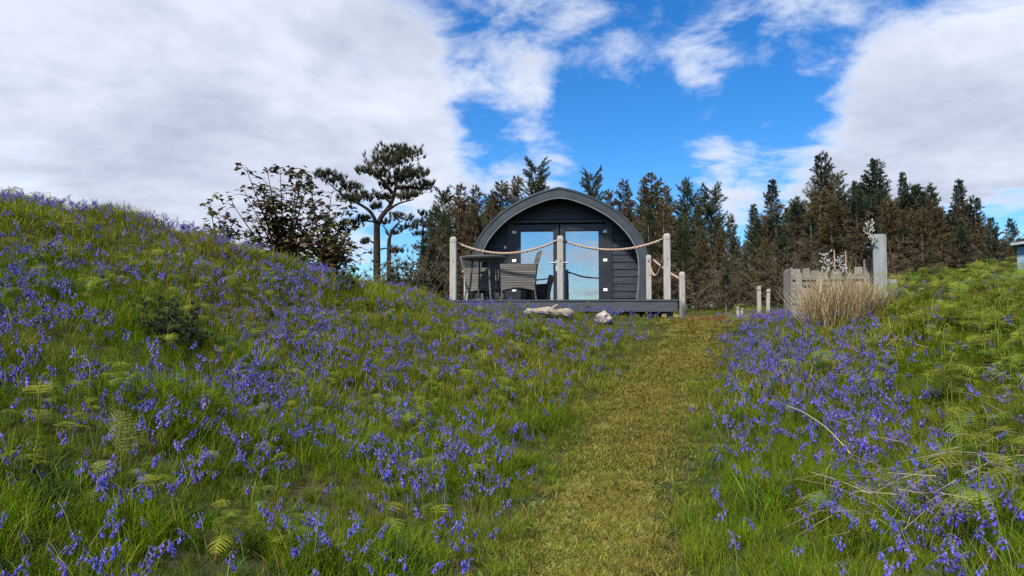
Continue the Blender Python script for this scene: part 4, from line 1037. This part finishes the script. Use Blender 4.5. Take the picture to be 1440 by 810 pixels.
# grass, near and far, thinning out to the path
def grass_pts(dens, x0, x1, y0, y1, gap):
    n = int(dens * (x1 - x0) * (y1 - y0)); x, y = spread_pts(n, x0, x1, y0, y1)
    k = in_view(x, y) & ~hidden_by_deck(x, y); x, y = x[k], y[k]; pd = path_dist(x, y)
    k = rng.uniform(size=len(x)) < np.clip((pd - gap) / .35, 0, 1); x, y, pd = x[k], y[k], pd[k]
    z = height(x, y) - .01; px, py = to_px(x, y, z)
    crest = np.clip((x < -2.5) * (z - 2.0) / .9, 0, 1)
    dry = np.clip(.95 * field(x, y, 2.2, 11) - .50 + .55 * crest * field(x, y, 2.5, 12) + .5 * np.clip(1.1 - pd, 0, 1) - .1, 0, 1)
    s = (.34 + .62 * field(x, y, 2.3, 5) * field(x, y, 6.5, 6) * 1.5) * np.clip(.40 + .75 * (pd - gap), .35, 1) * rng.uniform(.8, 1.2, len(x)) * np.where((y > 11.3) & (x > -1.6), .55, 1)
    return np.stack([x, y, z], 1), s, dry
p, s, d = grass_pts(190, -9, 9, 1.5, 8.0, .24); scatter('grass', 'near', p, rng.uniform(0, 6.28, len(p)), s, d, 'long green meadow grass on the near slopes beside the path', 'grass', tilt=rng.normal(size=(len(p), 2)) * .10)
p, s, d = grass_pts(140, -14, 14, 8.0, 20.0, .20); scatter('grass', 'far', p, rng.uniform(0, 6.28, len(p)), s, d, 'green meadow grass on the upper slope and mound crest', 'grass', tilt=rng.normal(size=(len(p), 2)) * .10)
p, s, d = grass_pts(22, -22, 24, 20.0, 40.0, .4); scatter('grass', 'far', p, rng.uniform(0, 6.28, len(p)), s * 1.3, d, 'rough grass at the foot of the conifer wood', 'grass')
# thin dry flowering stalks
p, s, d = grass_pts(9, -12, 10, 2.0, 14.0, .6); k = (rng.uniform(size=len(p)) < .25 + .75 * np.clip((p[:, 2] - 2.0) / .8, 0, 1) * (p[:, 0] < 0)); p = p[k]
scatter('grass_stalks', 'stalk', p, rng.uniform(0, 6.28, len(p)), rng.uniform(.6, 1.1, len(p)), np.zeros(len(p)), 'thin dry flowering grass stalks along the mound', 'grass')
# short turf of the path
n = 10000; i = rng.integers(0, len(PATH) - 1, n); f = rng.uniform(size=n); c = PATH[i] * (1 - f)[:, None] + PATH[i + 1] * f[:, None]
off = rng.normal(size=n) * .24; q = c + nrm[i] * off[:, None] + rng.normal(size=(n, 2)) * .03
k = (np.abs(off) < .75) & (q[:, 1] > 1.5) & (q[:, 1] < 19); q = q[k]; off = off[k]
scatter('path_turf', 'turf', np.c_[q, height(q[:, 0], q[:, 1]) + .004], rng.uniform(0, 6.28, len(q)), rng.uniform(.6, 1.3, len(q)) * (1 + 1.0 * np.clip(np.abs(off) - .3, 0, 1)), np.clip(1.1 * field(q[:, 0], q[:, 1], 3.4, 21) + .02 - np.abs(off) * .6 + .35 * np.clip((q[:, 1] - 5) / 3, -.5, 1), 0, 1), 'short trodden yellowish turf of the path', 'grass')

# bluebells: density follows drifts across the slope
def bell_density(x, y, z):
    px, py = to_px(x, y, z + .25); d = np.clip(field(x, y, 1.9, 31) * 1.7 - .62, 0, 1) * .7 + np.clip(field(x, y, 5.0, 33) * 2.0 - .95, 0, 1) * .75
    pd = path_dist(x, y); d *= np.clip((pd - .62) / .5, 0, 1)
    left = x < np.interp(y, PATH[:, 1], PATH[:, 0])
    d = np.where(left, d + .10, d + .06)
    d = np.where(left & (py > 560) & (px < 700), d + .10, d); mound = left & (px < 480) & (py < 560); d = np.where(mound, d * 1.35 + .12, d)
    front = left & (py < 470) & (px > 640); d = np.where(front, d + .35, d)
    r1 = np.exp(-((px - 1090) / 95) ** 2 - ((py - 480) / 45) ** 2) * 1.25 + np.exp(-((px - 1210) / 80) ** 2 - ((py - 590) / 60) ** 2) * .9 + np.exp(-((px - 1330) / 120) ** 2 - ((py - 720) / 70) ** 2) * .6
    fernz = np.clip((px - 1230) / 140, 0, 1) * np.clip((560 - py) / 100, 0, 1)
    d = np.where(~left, d * (1 - .8 * fernz) * .75 + r1, d)
    return np.clip(d, 0, 1.5) * np.clip((pd - .42) / .45, 0, 1)
n = 60000; x, y = spread_pts(n, -13, 11, 1.8, 17.0); k = in_view(x, y) & ~hidden_by_deck(x, y); x, y = x[k], y[k]; z = height(x, y)
k = rng.uniform(size=len(x)) < bell_density(x, y, z) * np.clip(np.hypot(x + 3.45, y - 7.4) / .45 - .8, 0, 1) * .60 * np.clip(1.25 - y * .045, .5, 1); x, y, z = x[k], y[k], z[k]
px, py = to_px(x, y, z + .25); dist = np.hypot(x, y)
vis = (px > 0) & (px < 1440) & (py < 815)
order = np.argsort(np.where(vis, dist, 1e9)); near_i = order[:300]; far_i = order[300:]; far_i = far_i[dist[far_i] > 2.0]
BG = 'nearest bluebell plants in the long grass'
for j in near_i:
    sm, bm = BBM[j % len(BBM)]; r_ = bpy.data.objects.new('bluebell_plant', sm); COL.objects.link(r_)
    r_.location = (x[j], y[j], z[j] - .01); r_.rotation_euler = (random.gauss(0, .12), random.gauss(0, .12), random.uniform(0, 6.28)); sv = random.uniform(.66, .95); r_.scale = (sv, sv, sv)
    tag(r_, 'violet-blue bluebell in the near grass ' + ('left of the path, ' + ('in the bottom left corner' if px[j] < 330 else 'below the lone pine' if px[j] < 600 else 'close to the path edge') if x[j] < np.interp(y[j], PATH[:, 1], PATH[:, 0]) else 'right of the path, ' + ('close to the path edge' if px[j] < 1100 else 'below the rush clump' if px[j] < 1260 else 'in the bottom right corner')), 'flower', BG)
    link_mesh('blossom', bm, r_)
fp = np.stack([x, y, z - .01], 1)[far_i]
scatter('bluebells', 'bell', fp, rng.uniform(0, 6.28, len(fp)), rng.uniform(.66, .95, len(fp)) * np.where((fp[:, 1] > 11.5) & (fp[:, 0] > -1.6), .72, 1), np.zeros(len(fp)), 'drifts of violet-blue bluebells over the mound and bank', 'flowers', tilt=rng.normal(size=(len(fp), 2)) * .1)

# bracken: upright stalk with a curled top and arching fronds of small leaflets
def frond_mesh(seed, ln, pairs, col, curl=.9):
    r = np.random.default_rng(seed); t = np.linspace(0, 1, pairs + 2); T, C = [], []
    cx = ln * (t - .12 * t ** 2); cz = ln * (.40 * t - .62 * curl * t ** 2.2); cen = np.stack([cx, np.zeros_like(t), cz], 1)
    sp_ = ribbon(cen[:-1], cen[1:], np.full(len(t) - 1, .004)); T.append(sp_); C.append(np.tile(np.array(col) * .8, (len(sp_), 1)))
    for i in range(1, pairs + 1):
        f = t[i]; pl = ln * .46 * (math.sin(math.pi * min(1, f * .9 + .12)) ** .8) * (1.05 - .55 * f) + .012
        tg = unit(cen[min(i + 1, pairs + 1)] - cen[i - 1])
        for s in (-1, 1):
            d = unit(np.array([tg[0] * .45, s * 1.0, tg[2] * .45 - .10 + r.normal() * .08])); m = max(4, int(pl / .011)); q = cen[i] + d * pl * np.linspace(.05, 1, m)[:, None] + np.array([0, 0, -.22 * pl]) * (np.linspace(0, 1, m) ** 2)[:, None]
            lw = .0095 * (1 - .7 * np.linspace(0, 1, m)) + .0025
            for k in range(m):
                for e in (-1, 1):
                    g_ = unit(tg * e + d * .5 + [0, 0, .1 * r.normal()]); w = d * pl / m * .5
                    T.append(np.array([[q[k] - w, q[k] + w, q[k] + g_ * lw[k] * 1.25]])); C.append(np.array([np.array(col) * r.uniform(.75, 1.3) * (.85 + .3 * f)]))
    return np.concatenate(T), np.concatenate(C)
FC = [(.17, .22, .026), (.22, .24, .030), (.115, .175, .024)]
FR = [frond_mesh(60 + i, (.26, .30, .22)[i % 3], 9, FC[i % 3], (.7, 1.0, 1.3)[i % 3]) for i in range(6)]
FRM = [tri_mesh('frond', T, C, M['fern']) for T, C in FR]
STK = []
for i in range(3):
    m = MB(); s = spline([(0, 0, 0), (.01, 0, .2), (.0, .01, .40), (.02, 0, .50), (.055, 0, .52), (.07, 0, .49), (.055, 0, .475)], 18) * [1, 1, 1.0]
    m.tube(s, np.linspace(.0055, .003, 18), 5, FC[i]); STK.append(m.mesh('stalk', M['fern'], True, True))
for i in range(8):   # simple whole plants for the mass
    T_, C_ = [], []
    for k in range(4):
        T, C = FR[(i + k) % 6]; a = k * 1.6 + i; c_, s_ = math.cos(a), math.sin(a); Rm = np.array([[c_, -s_, 0], [s_, c_, 0], [0, 0, 1]]); T_.append((T * rng.uniform(.7, 1.0)) @ Rm.T + [0, 0, .24 + .075 * k]); C_.append(C)
    st = ribbon(np.array([[0, 0, 0.0]]), np.array([[0, 0, .50]]), np.array([.011])); T_.append(st); C_.append(np.tile(FC[0], (2, 1)))
    source('fern', np.concatenate(T_), np.concatenate(C_), M['fern'])
def fern_density(x, y, z):
    px, py = to_px(x, y, z + .3); left = x < np.interp(y, PATH[:, 1], PATH[:, 0]); pd = path_dist(x, y)
    d = np.clip(field(x, y, 2.0, 51) * 1.6 - .75, 0, 1) * .35
    d = np.where(left, d * 1.8 + .07, d); d = np.where(left & (px < 420), d * 1.5 + .05, d)
    fz = np.clip((px - 1210) / 120, 0, 1); d = np.where(~left, d * .5 + fz * (.45 + .85 * field(x, y, 4.5, 53)) * np.where(py < 520, 1.1, .45), d)
    d = np.where((px > 1090) & (px < 1245) & (py < 455), 0, d)
    return d * np.clip((pd - .7) / .4, 0, 1)
n = 9000; x, y = spread_pts(n, -12, 12, 2.4, 14.5); k = in_view(x, y) & ~hidden_by_deck(x, y); x, y = x[k], y[k]; z = height(x, y)
k = rng.uniform(size=len(x)) < fern_density(x, y, z) * .55; x, y, z = x[k], y[k], z[k]; px, py = to_px(x, y, z + .3); dist = np.hypot(x, y)
vis = (px > 0) & (px < 1440) & (py < 815) & (dist > 4.1); order = np.argsort(np.where(vis, dist, 1e9)); near_i = order[:220]; far_i = order[220:]; far_i = far_i[dist[far_i] > 4.1]
def fern(x, y, z, s, label, n=4, group='bracken ferns among the bluebells', mesh=None):
    r_ = tag(empty('bracken_fern', (x, y, z - .02), random.uniform(0, 6.28), s), label, 'fern', group)
    link_mesh('stalk', STK[random.randrange(3)], r_)
    for k in range(n):
        o = link_mesh('frond', FRM[random.randrange(6)] if mesh is None else mesh, r_, (0, 0, .22 + .07 * k)); o.rotation_euler = (random.gauss(0, .12), random.uniform(-.95, .35), k * 1.65 + random.uniform(-.4, .4)); q = random.uniform(.75, 1.1) * (1.1 - .1 * k); o.scale = (q, q, q)
for j in near_i:
    left = x[j] < np.interp(y[j], PATH[:, 1], PATH[:, 0])
    fern(x[j], y[j], z[j], random.uniform(.55, 1.05) * (1 if not left else .8), 'yellow-green young bracken fern ' + ('on the left slope, ' + ('at the far left edge' if px[j] < 220 else 'below the bronze-leaved tree' if px[j] < 480 else 'below the deck') if left else 'on the right bank, ' + ('below the rush clump' if px[j] < 1260 else 'between rush clump and shed' if px[j] < 1360 else 'at the right edge')), random.choice([3, 4, 4]))
fp = np.stack([x, y, z - .02], 1)[far_i]
scatter('bracken', 'fern', fp, rng.uniform(0, 6.28, len(fp)), np.where(fp[:, 0] < 1.5, rng.uniform(.32, .7, len(fp)), rng.uniform(.55, 1.1, len(fp))), np.zeros(len(fp)), 'mass of yellow-green bracken on the far bank and mound', 'ferns', tilt=rng.normal(size=(len(fp), 2)) * .22)
# the single pale frond standing in the near grass
q = P(168, 735, 4.3); r_ = tag(empty('fern_frond', (q[0], q[1], hz(q[0], q[1])), 0), 'pale single fern frond facing the camera in the near grass at lower left', 'fern')
T, C = frond_mesh(99, .30, 12, (.19, .21, .055), .1); o = link_mesh('frond', tri_mesh('frond', T, C, M['fern']), r_, (0, 0, .20)); o.rotation_euler = (math.pi / 2 * .9, -math.pi / 2 * .85, 0)
MB().tube([(0, .01, 0), (.0, .0, .12), (0, 0, .23)], [.005, .004, .003], 5, (.15, .17, .04)).build('stalk', M['fern'], r_, cols=True)

# ---- straw coloured rush clump in front of the planter
c = P(1186, 452, 10.6); gz = hz(c[0], c[1])
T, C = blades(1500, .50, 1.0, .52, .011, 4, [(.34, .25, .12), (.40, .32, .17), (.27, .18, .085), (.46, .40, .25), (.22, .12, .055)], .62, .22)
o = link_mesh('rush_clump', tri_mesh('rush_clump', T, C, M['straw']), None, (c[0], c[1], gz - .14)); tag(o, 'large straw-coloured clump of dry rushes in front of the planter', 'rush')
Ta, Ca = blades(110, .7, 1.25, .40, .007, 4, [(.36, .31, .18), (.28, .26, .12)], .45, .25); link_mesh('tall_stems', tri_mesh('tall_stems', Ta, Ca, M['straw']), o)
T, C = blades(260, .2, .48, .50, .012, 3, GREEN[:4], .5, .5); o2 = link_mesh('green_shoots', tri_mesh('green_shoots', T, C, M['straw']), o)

# ---- dead bracken stalks lying on the right bank
T_, C_ = [], []
for i in range(430):
    px_, py_, Y = random.uniform(1190, 1470), random.uniform(450, 800), 0
    Y = np.interp(py_, [440, 500, 600, 700, 800], [9.5, 7.8, 6.0, 4.7, 3.7]); a = P(px_, py_, Y); az = random.gauss(0, .8) + (math.pi if random.random() < .5 else 0); ln = random.uniform(.15, .55)
    if field(np.array([a[0]]), np.array([a[1]]), 3.0, 77)[0] < .4: continue
    g0 = hz(a[0], a[1]) + random.uniform(.05, .30); p0 = np.array([a[0], a[1], g0]); p1 = p0 + [ln * math.cos(az), ln * math.sin(az), random.gauss(0, .10)]; md_ = (p0 + p1) / 2 + [0, 0, random.uniform(0, .06)]
    w = random.uniform(.003, .0065); T_.append(ribbon(np.array([p0, md_]), np.array([md_, p1]), np.array([w, w]))); C_.append(np.tile(np.array(random.choice([(.27, .22, .14), (.20, .155, .09), (.32, .28, .19)])), (4, 1)))
o = link_mesh('dead_bracken', tri_mesh('dead_bracken', np.concatenate(T_), np.concatenate(C_), M['straw'])); tag(o, 'dry straw-coloured dead bracken stalks lying on the right bank', 'stalks', kind='stuff')
sa = np.array([P(*q) for q in [(1106, 570, 6.6), (1130, 580, 6.5), (1160, 600, 6.2), (1182, 622, 5.9), (1196, 638, 5.7)]])
o = MB().tube(spline(sa, 16) - sa[0], np.linspace(.003, .006, 16), 6, (.42, .36, .24)).build('dry_stalk', M['straw'], smooth=True, cols=True); o.location = sa[0]; tag(o, 'long pale curved dry stalk arching over the bluebells right of the path', 'stalk')

# ---- reddish sorrel patch where the path meets the wood
T, C = blades(1, .1, .2, .1, .01, 2, GREEN)
for i in range(3): source('sorrel', *blades(26, .08, .22, .16, .010, 2, [(.20, .07, .03), (.16, .075, .03), (.14, .10, .03)], .5, .5), M['straw'])
n = 160; x = rng.normal(4.35, .5, n); y = rng.normal(14.4, .8, n); scatter('sorrel', 'sorrel', np.c_[x, y, height(x, y)], rng.uniform(0, 6.28, n), rng.uniform(.7, 1.2, n), np.zeros(n), 'reddish patch of low sorrel by the short stakes', 'plants')
